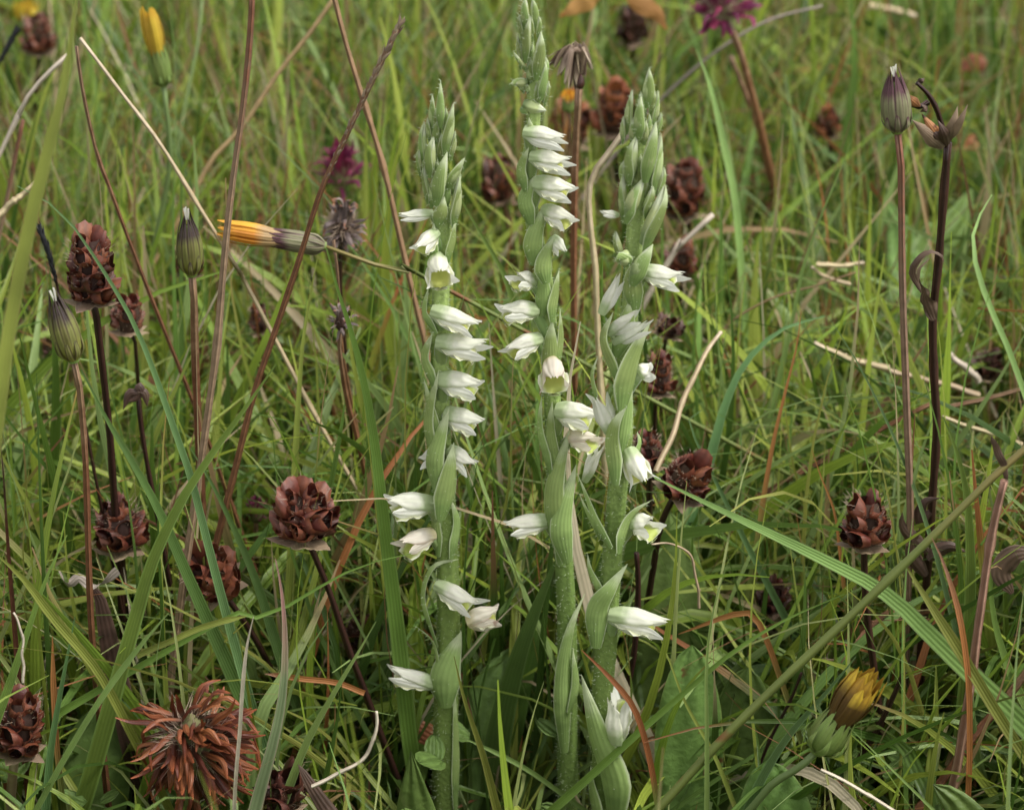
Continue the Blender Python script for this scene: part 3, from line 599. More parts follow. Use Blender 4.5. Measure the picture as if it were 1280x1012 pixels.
seed_head('narrow seed head on a thin dark stalk just right of the right orchid', 825, 466, 38, 58, 4.0, .0, [(820, 500), (818, 545), (817, 620)], tiers=4, per=6, sw=6)
seed_head('blurred seed head between the left and middle orchids near the top', 624, 221, 46, 60, 4.85, .0, [(630, 255), (637, 300), (641, 345)], tiers=4, per=8, sw=8, smat='redstem')
seed_head('blurred seed head right of the bud cone of the right orchid', 856, 232, 56, 76, 4.7, .0, [(860, 270), (862, 330)], tiers=4, per=8, sw=7)
seed_head('blurred dark seed head under the one beside the bud cone', 850, 322, 46, 46, 4.5, .1, [(852, 345), (850, 400)], tiers=3, per=7, sw=6)
seed_head('rusty blurred seed head behind the bud cone of the right orchid', 768, 134, 56, 64, 5.0, .0, [(770, 170), (772, 240)], cal='calyx_rust', tiers=4, per=8, sw=7)
seed_head('rusty blurred seed head behind the withered flower head on the red stalk', 714, 152, 54, 58, 5.1, .1, [(712, 190), (712, 260)], cal='calyx_rust', tiers=4, per=8, sw=7)
seed_head('blurred dark seed head in the top left corner', 48, 40, 42, 52, 5.3, .0, [(48, 70), (44, 130)], tiers=4, per=7, sw=6)
seed_head('small blurred seed head behind the leaning dead grass stalk', 325, 396, 32, 42, 4.3, .0, [(325, 420), (328, 480)], tiers=3, per=6, sw=5)
seed_head('dim red seed head behind the closed hawkbit on the red stalk', 236, 322, 40, 48, 4.5, .0, [(238, 350), (240, 420)], tiers=3, per=7, sw=5)
seed_head('dark seed head deep in the grass right of the right orchid flowers', 968, 742, 44, 52, 3.8, .1, [(968, 770), (965, 830)], cal='calyx_dark', tiers=3, per=7)
seed_head('blurred dark seed head near the right edge above the diagonal stalk', 1235, 455, 40, 34, 4.3, .2, [(1235, 475), (1235, 520)], cal='calyx_dark', tiers=3, per=6, sw=5)
seed_head('blurred brown seed head at the top edge between middle and right orchids', 790, 28, 44, 50, 5.6, .0, [(792, 60), (792, 130)], cal='calyx_dark', tiers=3, per=7, sw=7)
seed_head('small dim seed head behind the leftmost closed hawkbit', 66, 428, 30, 38, 4.3, .0, [(66, 450), (68, 500)], tiers=3, per=6, sw=5)
seed_head('tiny black seed head right of the right orchid at its middle flowers', 836, 408, 40, 22, 4.1, .3, [(832, 420), (828, 470)], cal='calyx_dark', tiers=2, per=6, sw=5)
seed_head('blurred rusty seed head at the far upper right among red leaves', 1035, 152, 36, 36, 5.2, .1, [(1037, 175), (1040, 230)], cal='calyx_rust', tiers=3, per=6, sw=5)

clover_head('large withered clover head with drooping rust-orange florets, bottom left', 240, 925, 150, 142, 3.40, 190, 'floret_rust', [(240, 985), (245, 1050)], 70, -80, sw=9, ln=.40, corew=.55, mess=.5, pull=V((.35, -.25, -.75)), fw=.58)
clover_head('blurred magenta clover behind the dead grass spike', 425, 216, 50, 58, 4.7, 44, 'floret_mag', [(428, 250), (432, 330)], 80, -10, ln=.56)
clover_head('withered grey and rust clover head under the magenta clover', 428, 283, 62, 70, 4.1, 56, 'floret_grey', [(425, 320), (426, 380), (434, 470)], 80, -45, ln=.38, core='core', smat='blackstem', mess=.8, pull=V((.3, -.2, -.3)))
clover_head('magenta clover cut by the top edge right of the orchids', 902, 8, 66, 60, 4.9, 56, 'floret_mag', [(920, 50), (938, 110), (952, 165), (966, 225)], 80, -20, ln=.56, smat='redstem', sw=10)
clover_head('small pink clover bud half hidden left of the large sharp seed head', 320, 640, 34, 46, 3.95, 30, 'floret_mag', [(320, 665), (322, 720)], 80, 10, ln=.42)
clover_head('shrivelled dark head on a broken stalk below the grey clover', 426, 400, 34, 40, 3.85, 26, 'floret_grey', [(424, 430), (432, 490), (446, 545), (458, 600)], 70, -70, ln=.45, core='core')
if 0: clover_head('withered spidery flower head on a long red stalk beside the middle orchid', 718, 76, 46, 40, 4.35, 22, 'floret_grey', [(724, 100), (719, 200), (717, 330), (718, 470)], 10, -75, ln=.7, core='core', sw=9, smat='redstem', cat='flower head')

hawkbit('yellow hawkbit bud at the top left on a green stalk', (205, 108), (194, 56), 27, 4.4, [(205, 115), (213, 190), (205, 250), (188, 330)], phyl='phyl_green', petals='yellow', npet=30, plen=.85, pspread=.26, smat='plainstem')
hawkbit('orange withered hawkbit lying level, pointing left', (408, 308), (330, 295), 28, 3.85, [(440, 322), (480, 334), (520, 346), (560, 362)], phyl='phyl_purple', petals='amber', npet=30, plen=.72, pspread=.32, smat='greenstem', sw=6)
hawkbit('closed hawkbit with blackish bracts and yellow base on a red stalk', (240, 345), (233, 265), 33, 3.75, [(242, 356), (244, 450), (249, 560)], tuft=True, sw=11)
hawkbit('closed striped hawkbit leaning left on a red stalk at the left edge', (93, 452), (66, 366), 37, 3.50, [(98, 470), (107, 580), (114, 780), (128, 930), (136, 1012)], tuft=True, sw=9)
hawkbit('closed purple striped hawkbit with a white tip on a pinkish stalk, upper right', (1122, 166), (1117, 86), 37, 3.62, [(1126, 185), (1128, 350), (1133, 500), (1138, 640), (1136, 700)], phyl='phyl_purple', tuft=True, sw=10, smat='pinkstem')
hawkbit('drooping yellow hawkbit with brown-stained rays, lower right', (1020, 940), (1058, 885), 52, 3.28, [(1000, 958), (965, 980), (935, 1015)], phyl='phyl_green', petals='ochre', npet=34, plen=.75, pspread=.30, smat='plainstem', sw=12, loose=.12)
hawkbit('blurred yellow hawkbit cut by the top left edge', (33, 40), (33, 18), 26, 5.6, [(33, 50), (34, 110)], phyl='phyl_green', petals='yellow', npet=18, plen=.7, pspread=.4, smat='plainstem', sw=5)
hawkbit('tiny blurred orange hawkbit bud beside the long red stalk', (712, 140), (712, 122), 20, 4.6, [(712, 150), (712, 210)], phyl='phyl_green', petals='amber', npet=14, plen=.5, pspread=.4, smat='redstem', sw=4)

# ---------------------------------------------------------------- the dead plant at the right, spikes, odd stalks
def dead_plant():
    Y = 3.66; k = upp(Y); st = [(1185, 178), (1180, 240), (1173, 330), (1166, 400), (1168, 480), (1171, 540), (1164, 640), (1160, 700)]
    c = to_ground(path3(st, Y, Y)); root = empty('dead_plant', V((c[-1].x, c[-1].y, 0)), 'dead blackened plant with brown seed pods and a curled leaf, upper right', 'dead plant')
    cc = spline(c[::-1], 40); put('stem', tube(M(), cc, lambda t: k * (6.5 - 1.5 * t), 8, wob=.3), MT['blackstem'], root, cc[0])
    br = [[(1183, 180), (1172, 140), (1160, 118), (1146, 104)], [(1160, 128), (1148, 134), (1134, 124), (1124, 98)], [(1184, 178), (1190, 160), (1196, 148)], [(1182, 182), (1168, 170)]]
    for b in br:
        b3 = spline([P(x, y, Y - .008 * i) for i, (x, y) in enumerate(b)], 10); put('branch', tube(M(), b3, lambda t: k * (4.2 - 2 * t), 7, wob=.5), MT['blackstem'], root, b3[0])
    for (ax_, ay, bx, by, wd, mt) in [(1180, 185, 1140, 150, 22, 'papery'), (1178, 183, 1152, 142, 18, 'rustleaf'), (1184, 178, 1197, 133, 16, 'papery'), (1186, 176, 1210, 130, 12, 'papery'),
                                      (1150, 134, 1128, 116, 12, 'rustleaf'), (1160, 134, 1150, 140, 12, 'deadleaf'), (1178, 180, 1160, 158, 16, 'deadleaf'), (1146, 104, 1156, 98, 8, 'deadleaf'),
                                      (1185, 182, 1172, 150, 16, 'deadleaf')]:
        a, b = P(ax_, ay, Y - .01), P(bx, by, Y - .03 * random.random())
        cl = spline([a, a.lerp(b, .5) + V((0, -.012, .004)), b], 9); put('pod', ribbon(M(), cl, w_bract(wd * k), nc=5, cup=1.2, frill=.12), MT[mt], root, a)
    # curled leaf
    for pts, wd, dy in (([(1168, 400), (1156, 372), (1148, 345)], 24, -.01), ([(1150, 362), (1140, 340), (1148, 322), (1166, 314), (1180, 322), (1176, 342)], 12, -.02), ([(1152, 366), (1146, 348), (1152, 332), (1168, 318)], 8, .0)):
        cl = spline([P(x, y, Y + dy) for x, y in pts], 14); put('leaf', ribbon(M(), cl, w_bract(wd * k * .8), nc=7, cup=.9, frill=.45, twist=1.6), MT['papery' if dy > -.005 else 'deadleaf'], root, cl[0])
    for pts, wd in (([(1163, 640), (1150, 650), (1156, 628), (1176, 622)], 16), ([(1160, 690), (1130, 660), (1128, 640)], 18), ([(1160, 700), (1185, 684), (1208, 690)], 20), ([(1158, 720), (1140, 690), (1150, 660)], 20)):
        cl = spline([P(x, y, Y - .02) for x, y in pts], 12); put('leaf', ribbon(M(), cl, w_bract(wd * k), nc=5, cup=1.3, frill=.2), MT['deadleaf'], root, cl[0])
    stamp(1165, 150, 40, Y - .04, .95); stamp(1160, 350, 28, Y - .04, .95); stamp_path(st, 8, Y - .02, .9)
dead_plant()
def grass_spike(label, pts, s_to, Y0, Y1, w, mat, spikel, cat='grass stalk', seeds=60, sl=16):
    c = to_ground(path3(pts, Y0, Y1)); root = empty('grass_spike', V((c[-1].x, c[-1].y, 0)), label, cat)
    cc = spline(c[::-1], 44); k = upp(Y0)
    put('stem', tube(M(), cc, lambda t: k * w * (.5 - .22 * t), 7, wob=.2), MT[mat], root, cc[0])
    cs = spline(path3(pts[:s_to], Y0, Y0 + (Y1 - Y0) * (s_to - 1) / (len(pts) - 1)), 60)
    me = [petal_mesh(300 + i, MT[spikel], wd=.3, curl=.1, cup=1.2, nl=5, name='spikelet') for i in range(3)]
    for i in range(seeds):
        q = i / seeds; idx = int(q * 58); p = cs[idx]; T = (cs[idx] - cs[idx + 1]).normalized(); o = T.orthogonal().normalized(); o = Matrix.Rotation(i * 2.4, 3, T) @ o
        l = k * sl * (1 - .35 * q) * random.uniform(.8, 1.2)
        inst('spikelet', me[i % 3], root, p - root.location + o * k * .8, orient(T + o * .22, o), (l, l, l))
    stamp_path(pts, 9, Y1, .8)
grass_spike('leaning dead grass stalk with a pale furry seed spike, left of the left orchid', [(497, 36), (468, 95), (430, 175), (402, 236), (372, 330), (345, 410), (318, 490), (293, 590), (280, 640)], 4, 3.70, 3.70, 11, 'redstem', 'spike', seeds=64, sl=20)
grass_spike('short black seed spike beside the tall dark seed head', [(52, 292), (62, 320), (72, 360), (80, 400)], 3, 3.72, 3.72, 6, 'blackstem', 'blackseed', seeds=36, sl=18)
grass_spike('blurred black seed spike at the left edge near the top', [(17, 45), (8, 62), (-4, 84), (-16, 130)], 3, 4.6, 4.6, 6, 'blackstem', 'blackseed', seeds=34, sl=16)

def nodding():
    Y = 3.72; k = upp(Y); st = [(172, 492), (176, 530), (183, 575), (192, 622)]
    c = to_ground(path3(st, Y, Y)); root = empty('dead_sprig', V((c[-1].x, c[-1].y, 0)), 'thin black stalk with a drooping three-leaved withered tip, left side', 'dead sprig')
    cc = spline(c[::-1], 20); put('stem', tube(M(), cc, k * 3.2, 7, wob=.3), MT['blackstem'], root, cc[0])
    for pts in ([(173, 492), (162, 492), (154, 512)], [(173, 490), (168, 498), (160, 502)], [(172, 490), (180, 492), (184, 508)], [(170, 488), (174, 484), (180, 498)]):
        cl = spline([P(x, y, Y - .01) for x, y in pts], 8); put('leaf', ribbon(M(), cl, w_bract(12 * k), nc=5, cup=1.2), MT['deadleaf'], root, cl[0])
    stamp(170, 500, 16, Y - .03, .9)
nodding()
def spidery():
    Y = 4.1; k = upp(Y); st = [(724, 104), (719, 200), (717, 330), (718, 470)]
    c = to_ground(path3(st, Y, Y)); root = empty('withered_flower', V((c[-1].x, c[-1].y, 0)), 'withered spidery flower with drooping curled strands on a long red stalk beside the middle orchid', 'withered flower')
    cc = spline(c[::-1], 26); put('stem', tube(M(), cc, lambda t: k * 4.3, 8, wob=.15), MT['redstem'], root, cc[0])
    put('head_core', pod(M(), P(724, 112, Y), P(726, 92, Y), k * 12, flat=1), MT['calyx_dark'], root, P(724, 112, Y))
    for i in range(32):
        s = (i + .5) / 32; ex = 684 + 60 * s + random.uniform(-4, 4); ey = 78 + 30 * math.sin(s * 3.1) + random.uniform(-10, 8); d = random.uniform(-.03, .03)
        ps = [P(726 + random.uniform(-3, 3), 94, Y), P(724 + random.uniform(-5, 6), 70, Y + d * .4), P(722 + (ex - 722) * .4, 54 + random.uniform(0, 10), Y + d), P(ex, ey, Y + d * 1.6)]
        cl = spline(ps, 10); put('strand', ribbon(M(), cl, w_even(k * random.uniform(4, 7)), nc=3, cup=1.0, twist=random.uniform(-2, 2)), MT['spike' if i % 3 else 'deadleaf'], root, ps[0])
    stamp(716, 76, 34, Y - .04, .95); stamp_path(st, 8, Y - .02, .9)
spidery()

# ---------------------------------------------------------------- single blades, stalks and leaves that one can pick out
def item(name, label, cat, mat, pts, Y0, Y1, w, shape='blade', grp=None, hint=None, twist=0, ground=True, n=26, p=.6, fold=.3):
    c = path3(pts, Y0, Y1)
    if ground: c = to_ground(c)
    c = c[::-1]; n = n if shape != 'tube' else 40; cc = spline(c, n); k = upp((Y0 + Y1) / 2)
    f1, f2, a1 = random.uniform(5, 9), random.uniform(11, 19), random.uniform(0, 6)
    cc = [q + V((math.sin(a1 + f1 * i / n) * 1.6 + math.sin(a1 * 2 + f2 * i / n) * .8, math.cos(a1 + f2 * i / n), 0)) * (k * (1.1 if shape == 'tube' else .7)) for i, q in enumerate(cc)]
    jt = [random.uniform(.1, .9) for _ in range(2)]
    m = M(); h = V(hint) if hint else V((random.uniform(-.35, .35), -1, .3))
    if shape == 'blade': ribbon(m, cc, w_blade(w * k), hint=h, fold=fold, nc=5, twist=twist)
    elif shape == 'even': ribbon(m, cc, w_even(w * k), hint=h, fold=fold, nc=5, twist=twist)
    elif shape == 'pointed': ribbon(m, cc, w_bract(w * k), hint=h, nc=9, cup=.6, frill=.1)
    elif shape == 'leaf': ribbon(m, cc, w_leaf(w * k), hint=h, nc=9, cup=.55, frill=.06)
    else: tube(m, cc, lambda t: w * k * .5 * (1.1 - .35 * t) * (1 + .35 * sum(math.exp(-((t - j) / .014) ** 2) for j in jt)), 8, wob=.15)
    o = put(name, m, MT[mat], None, V((c[0].x, c[0].y, max(0, c[0].z)))); tag(o, label, cat, grp, 'thing')
    stamp_path([(q[0], q[1]) for q in pts], max(4, w * .45), max(Y0, Y1) - .02, p)
    return o
B, ST, LF = 'grass_blade', 'dry_stalk', 'leaf'
I = item
# right side
I('plant_stalk', 'thick olive stalk crossing diagonally from the right edge to the bottom', 'stalk', 'greenstem', [(1300, 545), (1245, 592), (1180, 655), (1080, 752), (960, 868), (880, 950), (825, 1010)], 3.38, 3.34, 13, 'tube', p=.95)
I('wild_grass', 'broad green blade sloping down right from the right orchid to the diagonal stalk', 'grass blade', 'palegreen', [(818, 596), (870, 622), (940, 656), (1030, 700), (1110, 745), (1200, 830)], 3.44, 3.38, 34, p=.97, n=34, fold=.15)
I(ST, 'streaked brown dead stalk standing at the lower right edge', 'stalk', 'barkstem', [(1257, 600), (1240, 680), (1222, 780), (1212, 860), (1196, 950), (1182, 1020)], 3.36, 3.36, 14, 'tube', p=.95)
I('wild_grass', 'thin bright orange blade beside the streaked dead stalk', 'grass blade', 'orange', [(1165, 672), (1180, 705), (1200, 770), (1212, 850), (1213, 930), (1209, 1015)], 3.34, 3.32, 8, 'even', p=.9)
I('wild_grass', 'yellow-green blade arching to the lower right corner from the diagonal stalk', 'grass blade', 'yellowgreen', [(1132, 704), (1160, 750), (1200, 815), (1245, 890), (1290, 960)], 3.37, 3.30, 15, 'even', p=.9)
I(ST, 'brown woody twig rising to the right edge at the lower right corner', 'twig', 'redstem', [(1300, 815), (1262, 868), (1220, 920), (1170, 985), (1140, 1020)], 3.48, 3.46, 15, 'tube', p=.8)
I(ST, 'dark leaning twig behind the drooping yellow hawkbit', 'twig', 'blackstem', [(1130, 840), (1085, 930), (1045, 985), (1020, 1030)], 3.52, 3.52, 9, 'tube')
I('wild_grass', 'bright green blade leaning from the diagonal stalk to the plantain leaves', 'grass blade', 'green', [(1055, 742), (985, 772), (930, 805), (895, 832), (840, 880)], 3.46, 3.46, 12, p=.9)
I('wild_grass', 'long narrow upright blade at the right plantain leaves, curved at its tip', 'grass blade', 'palegreen', [(912, 698), (893, 760), (883, 830), (882, 920), (884, 1015)], 3.34, 3.34, 8, 'blade', p=.95)
I('wild_grass', 'blue-green broad blade rising from the bottom edge to the yellow hawkbit', 'grass blade', 'bluegreen', [(1070, 820), (1030, 868), (985, 920), (950, 975), (930, 1020)], 3.40, 3.40, 16, p=.9)
I('wild_grass', 'pale blade crossing under the drooping yellow hawkbit', 'grass blade', 'palegreen', [(1062, 908), (1090, 935), (1120, 965), (1160, 1005)], 3.26, 3.26, 8, p=.9)
I(ST, 'short white straw lying under the drooping yellow hawkbit', 'straw', 'paleStraw', [(1028, 962), (1055, 975), (1088, 995), (1120, 1015)], 3.25, 3.25, 6, 'tube', p=.9)
I('wild_grass', 'upright green blade right of the dead stalk, in the right foreground', 'grass blade', 'green', [(1178, 520), (1195, 560), (1210, 620), (1214, 700), (1210, 790), (1206, 860)], 3.62, 3.58, 22, p=.75)
I('wild_grass', 'green blade with a bent knee at the right edge below the bark-like stalk', 'grass blade', 'green', [(1236, 660), (1240, 760), (1262, 840), (1290, 900)], 3.6, 3.5, 18, p=.7)
I(ST, 'reddish stalk running level to the right edge above the diagonal stalk', 'stalk', 'redstem', [(1300, 480), (1240, 497), (1180, 510), (1110, 532)], 4.0, 4.0, 8, 'tube', p=.75)
I('wild_grass', 'thin blade curving down the upper right edge', 'grass blade', 'palegreen', [(1240, 243), (1222, 275), (1216, 310), (1232, 370), (1262, 440), (1290, 520)], 4.0, 3.8, 7, 'even', p=.8)
I('wild_grass', 'thin green blade leaning right across the middle of the right side', 'grass blade', 'bluegreen', [(1036, 395), (1070, 450), (1105, 520), (1135, 590), (1165, 680), (1195, 790)], 3.7, 3.6, 8, 'blade', p=.8)
I('wild_grass', 'pale pointed blade standing free, tip up right of the orchids', 'grass blade', 'palegreen', [(1066, 173), (1045, 225), (1022, 280), (1002, 340), (985, 420)], 4.1, 4.1, 8, p=.85)
I('wild_grass', 'straight green blade rising from the grass at the upper middle right', 'grass blade', 'palegreen', [(872, 62), (890, 110), (905, 180), (918, 250), (925, 330)], 4.5, 4.4, 9, 'even', p=.85)
I('wild_grass', 'green blade with a burnt orange upper half and black tip, right of centre', 'grass blade', 'orangetip', [(1001, 388), (996, 430), (984, 478), (970, 540), (958, 610)], 3.86, 3.82, 10, p=.9)
I('wild_grass', 'arched blue-green leaf blade right of the narrow seed head', 'grass blade', 'bluegreen', [(1030, 395), (975, 412), (930, 455), (905, 510), (888, 570)], 3.98, 3.9, 20, p=.85)
I('wild_grass', 'hooked blue-green blade right of the glossy seed head', 'grass blade', 'bluegreen', [(878, 512), (862, 520), (868, 545), (890, 590), (925, 660)], 3.80, 3.76, 12, p=.8)
I('wild_grass', 'green upright blade with an orange tip right of the hooked blade', 'grass blade', 'orangetip', [(1016, 562), (1028, 600), (1042, 640), (1050, 700)], 3.7, 3.7, 9, p=.8)
I(ST, 'pale straw leaning left, its foot at the glossy seed head', 'straw', 'straw', [(899, 415), (880, 448), (855, 500), (838, 545), (822, 590)], 3.9, 3.74, 7, 'tube', ground=False, p=.95)
I(ST, 'tan straw arching to the upper right from the pale leaning straw', 'straw', 'tan', [(1070, 340), (1020, 358), (970, 372), (920, 398), (898, 420), (860, 470)], 4.2, 4.2, 3.2, 'tube', p=.3)
I(ST, 'bent tan straw standing between the middle and right orchids', 'straw', 'straw', [(784, 155), (762, 186), (740, 216), (734, 245), (738, 290), (745, 340), (748, 400)], 3.9, 3.9, 9, 'tube', p=.98)
I(ST, 'grey-brown stalk rising right from behind the bud cone', 'stalk', 'greystem', [(1030, 8), (960, 26), (900, 60), (850, 100), (800, 150), (770, 190)], 5.0, 4.9, 4.2, 'tube', p=.8)
I(ST, 'pale straw stub right of the blurred dark seed heads', 'straw', 'paleStraw', [(892, 268), (868, 290), (846, 312), (830, 340)], 4.3, 4.3, 9, 'tube', p=.8)
I(ST, 'thick pale straw lying level near the top right', 'straw', 'straw', [(1146, 20), (1120, 14), (1088, 8)], 5.6, 5.6, 9, 'tube', ground=False)
I(ST, 'long pale straw lying level at the right of the pinkish stalk', 'straw', 'straw', [(1098, 460), (1140, 470), (1180, 480), (1222, 494)], 4.1, 4.1, 8, 'tube', ground=False, p=.8)
I(ST, 'short pale straw sloping above the long level straw', 'straw', 'paleStraw', [(1188, 442), (1205, 458), (1226, 478)], 4.15, 4.15, 9, 'tube', ground=False, p=.8)
I(ST, 'thin pale straw lying left of the pinkish stalk', 'straw', 'straw', [(1018, 428), (1040, 440), (1075, 452), (1110, 460)], 4.1, 4.1, 8, 'tube', ground=False, p=.5)
I(ST, 'lower thin straw crossing toward the right edge', 'straw', 'straw', [(1178, 520), (1215, 534), (1280, 556)], 3.95, 3.95, 6, 'tube', ground=False, p=.7)
I(ST, 'whitish forked straw above the burnt orange blade', 'straw', 'straw', [(1082, 328), (1050, 332), (1020, 330)], 4.3, 4.3, 6, 'tube', ground=False, p=.8)
I(ST, 'broken straw segment sloping below the whitish forked straw', 'straw', 'straw', [(1012, 334), (1034, 346), (1062, 356)], 4.3, 4.3, 5, 'tube', ground=False, p=.8)
I(ST, 'magenta stalk leaning under the clover at the top edge', 'stalk', 'redstem', [(915, 70), (930, 110), (948, 160), (963, 225)], 5.0, 5.0, 8, 'tube', p=.8)
I(ST, 'dark stalk behind the stem of the right orchid, lower part', 'stalk', 'blackstem', [(794, 690), (797, 740), (792, 800), (784, 860), (776, 920)], 3.62, 3.62, 9, 'tube', p=.9)
I('wild_grass', 'thin red-brown blade crossing in front of the foot of the right orchid', 'grass blade', 'browntip', [(728, 812), (765, 850), (793, 888), (812, 950), (824, 1015)], 3.40, 3.38, 8, 'even', p=.9)
I('wild_grass', 'bent copper-coloured blade right of the lowest open orchid flower', 'grass blade', 'orangetip', [(848, 792), (880, 780), (915, 768), (940, 768), (958, 800), (975, 850)], 3.6, 3.56, 8, 'even', p=.85)
I('wild_grass', 'thin straw-edged blade running down right from the lowest open flower', 'grass blade', 'yellowgreen', [(815, 770), (835, 820), (858, 880), (890, 940), (915, 1000)], 3.5, 3.46, 7, 'blade', p=.85)
I(ST, 'thin wiry curl right of the right orchid above its lowest flower', 'straw', 'straw', [(815, 680), (842, 680), (862, 694), (870, 730), (876, 760)], 3.52, 3.52, 3.5, 'tube', ground=False, p=.85)
I(ST, 'dark thin twig leaning between the two tall plantain leaves', 'twig', 'blackstem', [(1000, 840), (985, 880), (962, 930), (940, 985)], 3.5, 3.5, 5, 'tube', p=.8)
# plantain leaves
I(LF, 'broad upright plantain leaf right of the right orchid foot', 'leaf', 'plantain', [(866, 806), (864, 870), (862, 940), (862, 1015)], 3.56, 3.52, 80, 'leaf', p=.4, hint=(.1, -1, .2))
I(LF, 'rounded plantain leaf just right of the tallest plantain leaf', 'leaf', 'plantain', [(936, 834), (930, 890), (925, 950), (920, 1020)], 3.62, 3.58, 80, 'leaf', p=.3, hint=(-.2, -1, .3))
I(LF, 'plantain leaf leaning right between the left and middle orchids', 'leaf', 'plantain', [(656, 806), (625, 850), (600, 910), (585, 990)], 3.72, 3.64, 58, 'leaf', p=.4)
I('wild_grass', 'dark green broad blade leaning between left and middle orchid stems', 'grass blade', 'darkgreen', [(700, 690), (672, 760), (645, 830), (625, 910), (612, 1000)], 3.66, 3.64, 34, p=.9)
I(LF, 'pointed hairy leaf at the foot of the left orchid', 'leaf', 'plantain', [(514, 938), (516, 975), (520, 1030)], 3.45, 3.45, 74, 'pointed', p=.95, hint=(0, -1, .1))
I(LF, 'rounded leaf in shade left of the withered clover head', 'leaf', 'plantain', [(128, 880), (122, 930), (118, 1000)], 3.6, 3.56, 80, 'leaf', p=.8)
I(LF, 'wide leaf at the bottom edge below the drooping yellow hawkbit', 'leaf', 'plantain', [(960, 950), (965, 985), (970, 1030)], 3.42, 3.4, 95, 'leaf', p=.6)
I(LF, 'bright downy leaf at the bottom edge near the right corner', 'leaf', 'plantain', [(1165, 980), (1190, 1000), (1215, 1030)], 3.30, 3.28, 60, 'leaf', p=.9)
I(LF, 'dark leaf behind the stems of middle and right orchids near the ground', 'leaf', 'plantain', [(838, 640), (840, 700), (838, 780), (832, 850)], 3.80, 3.74, 90, 'leaf', p=.5)
I(LF, 'blurred broad green leaf behind the dead blackened plant', 'leaf', 'plantain', [(1215, 235), (1205, 265), (1180, 300), (1160, 330)], 4.9, 4.7, 55, 'leaf', p=.7)
I(LF, 'blurred broad green leaf left of the pinkish hawkbit stalk', 'leaf', 'plantain', [(1105, 245), (1120, 280), (1130, 320)], 4.9, 4.7, 40, 'leaf', p=.6)
# small dead leaves
I(LF, 'rust-coloured spotted dead leaf tip behind the left orchid foot', 'dead leaf', 'rustleaf', [(508, 905), (530, 915), (560, 935)], 3.62, 3.62, 26, 'leaf', ground=False, p=.9)
I(LF, 'dark withered leaf hanging at the right edge', 'dead leaf', 'deadleaf', [(1290, 690), (1268, 694), (1252, 716), (1264, 742)], 3.55, 3.55, 26, 'leaf', ground=False, p=.85)
I(LF, 'grey curled dead leaf below the round seed head at the left', 'dead leaf', 'greystem', [(73, 712), (86, 730), (100, 722), (114, 733), (130, 727), (148, 713)], 3.56, 3.56, 12, 'even', twist=5, ground=False, p=.95)
I(LF, 'brown dead leaf hanging under the grey curled leaf', 'dead leaf', 'deadleaf', [(112, 728), (124, 750), (132, 785)], 3.58, 3.58, 26, 'leaf', p=.9)
I(LF, 'purple-brown folded dead leaf at the bottom beside the blackish seed head', 'dead leaf', 'deadleaf', [(372, 955), (392, 985), (415, 1020)], 3.38, 3.36, 24, 'leaf', p=.9)
I(LF, 'orange leaf at the top edge beside the middle orchid tip', 'leaf', 'orangeleaf', [(700, 22), (722, 8), (750, -8)], 5.0, 5.0, 24, 'pointed', ground=False, p=.9)
I(LF, 'yellow-green leaf with orange tip at the top edge right of the middle orchid', 'leaf', 'orangeleaf', [(834, 38), (815, 14), (785, -6)], 5.0, 5.0, 24, 'pointed', ground=False, p=.9)
I(LF, 'small blurred red leaf near the top right', 'leaf', 'rustleaf', [(1200, 90), (1214, 78), (1232, 84)], 5.4, 5.4, 24, 'pointed', ground=False, p=.7)
I(LF, 'small blurred dull red leaf right of the dead blackened plant', 'leaf', 'rustleaf', [(1192, 188), (1208, 180), (1222, 172)], 5.0, 5.0, 20, 'pointed', ground=False, p=.7)
I('seed_cluster', 'knotted brown withered tip on the streaked dead stalk at the right edge', 'withered tip', 'deadleaf', [(1240, 545), (1250, 570), (1256, 592), (1256, 606)], 3.37, 3.37, 9, 'leaf', ground=False, p=.9)
# left side
I('wild_grass', 'thick blurred olive blade down the left edge from the top', 'grass blade', 'yellowgreen', [(98, -20), (88, 60), (76, 130), (52, 220), (32, 310), (12, 420), (-2, 520)], 3.1, 3.05, 17, 'even', p=.97)
I(ST, 'straight tan straw running down right from the upper left', 'straw', 'straw', [(100, 48), (150, 115), (200, 180), (250, 262), (300, 345), (325, 390)], 3.86, 3.86, 6, 'tube', p=.9)
I(ST, 'reddish jointed stalk beside the tan straw, upper left', 'stalk', 'redstem', [(98, 58), (106, 120), (120, 190), (136, 235), (160, 300), (215, 440)], 3.92, 3.9, 6, 'tube', p=.85)
I(ST, 'pinkish stalk rising from the grass to the top edge left of the dead spike', 'stalk', 'pinkstem', [(315, -20), (311, 60), (304, 140), (293, 230), (283, 320), (272, 430), (256, 540)], 3.60, 3.60, 10, 'tube', p=.95)
I(ST, 'brown stalk leaning up right to the top edge behind the dead spike', 'stalk', 'tan', [(425, -10), (390, 40), (345, 95), (300, 160), (262, 200), (230, 260)], 4.7, 4.6, 7, 'tube', p=.8)
I(ST, 'tan stalk from the top edge sloping down to the left orchid', 'stalk', 'tan', [(416, -20), (432, 50), (450, 115), (478, 210), (502, 310), (522, 395)], 4.0, 3.98, 8, 'tube', p=.9)
I(ST, 'thick pale bent straw at the left edge near the top', 'straw', 'paleStraw', [(86, 68), (60, 92), (36, 120), (20, 155), (8, 180)], 4.2, 4.2, 7, 'tube', p=.85)
I(ST, 'pale straw entering from the left edge below the bent one', 'straw', 'straw', [(48, 224), (25, 246), (-5, 272)], 4.0, 4.0, 8, 'tube', ground=False, p=.8)
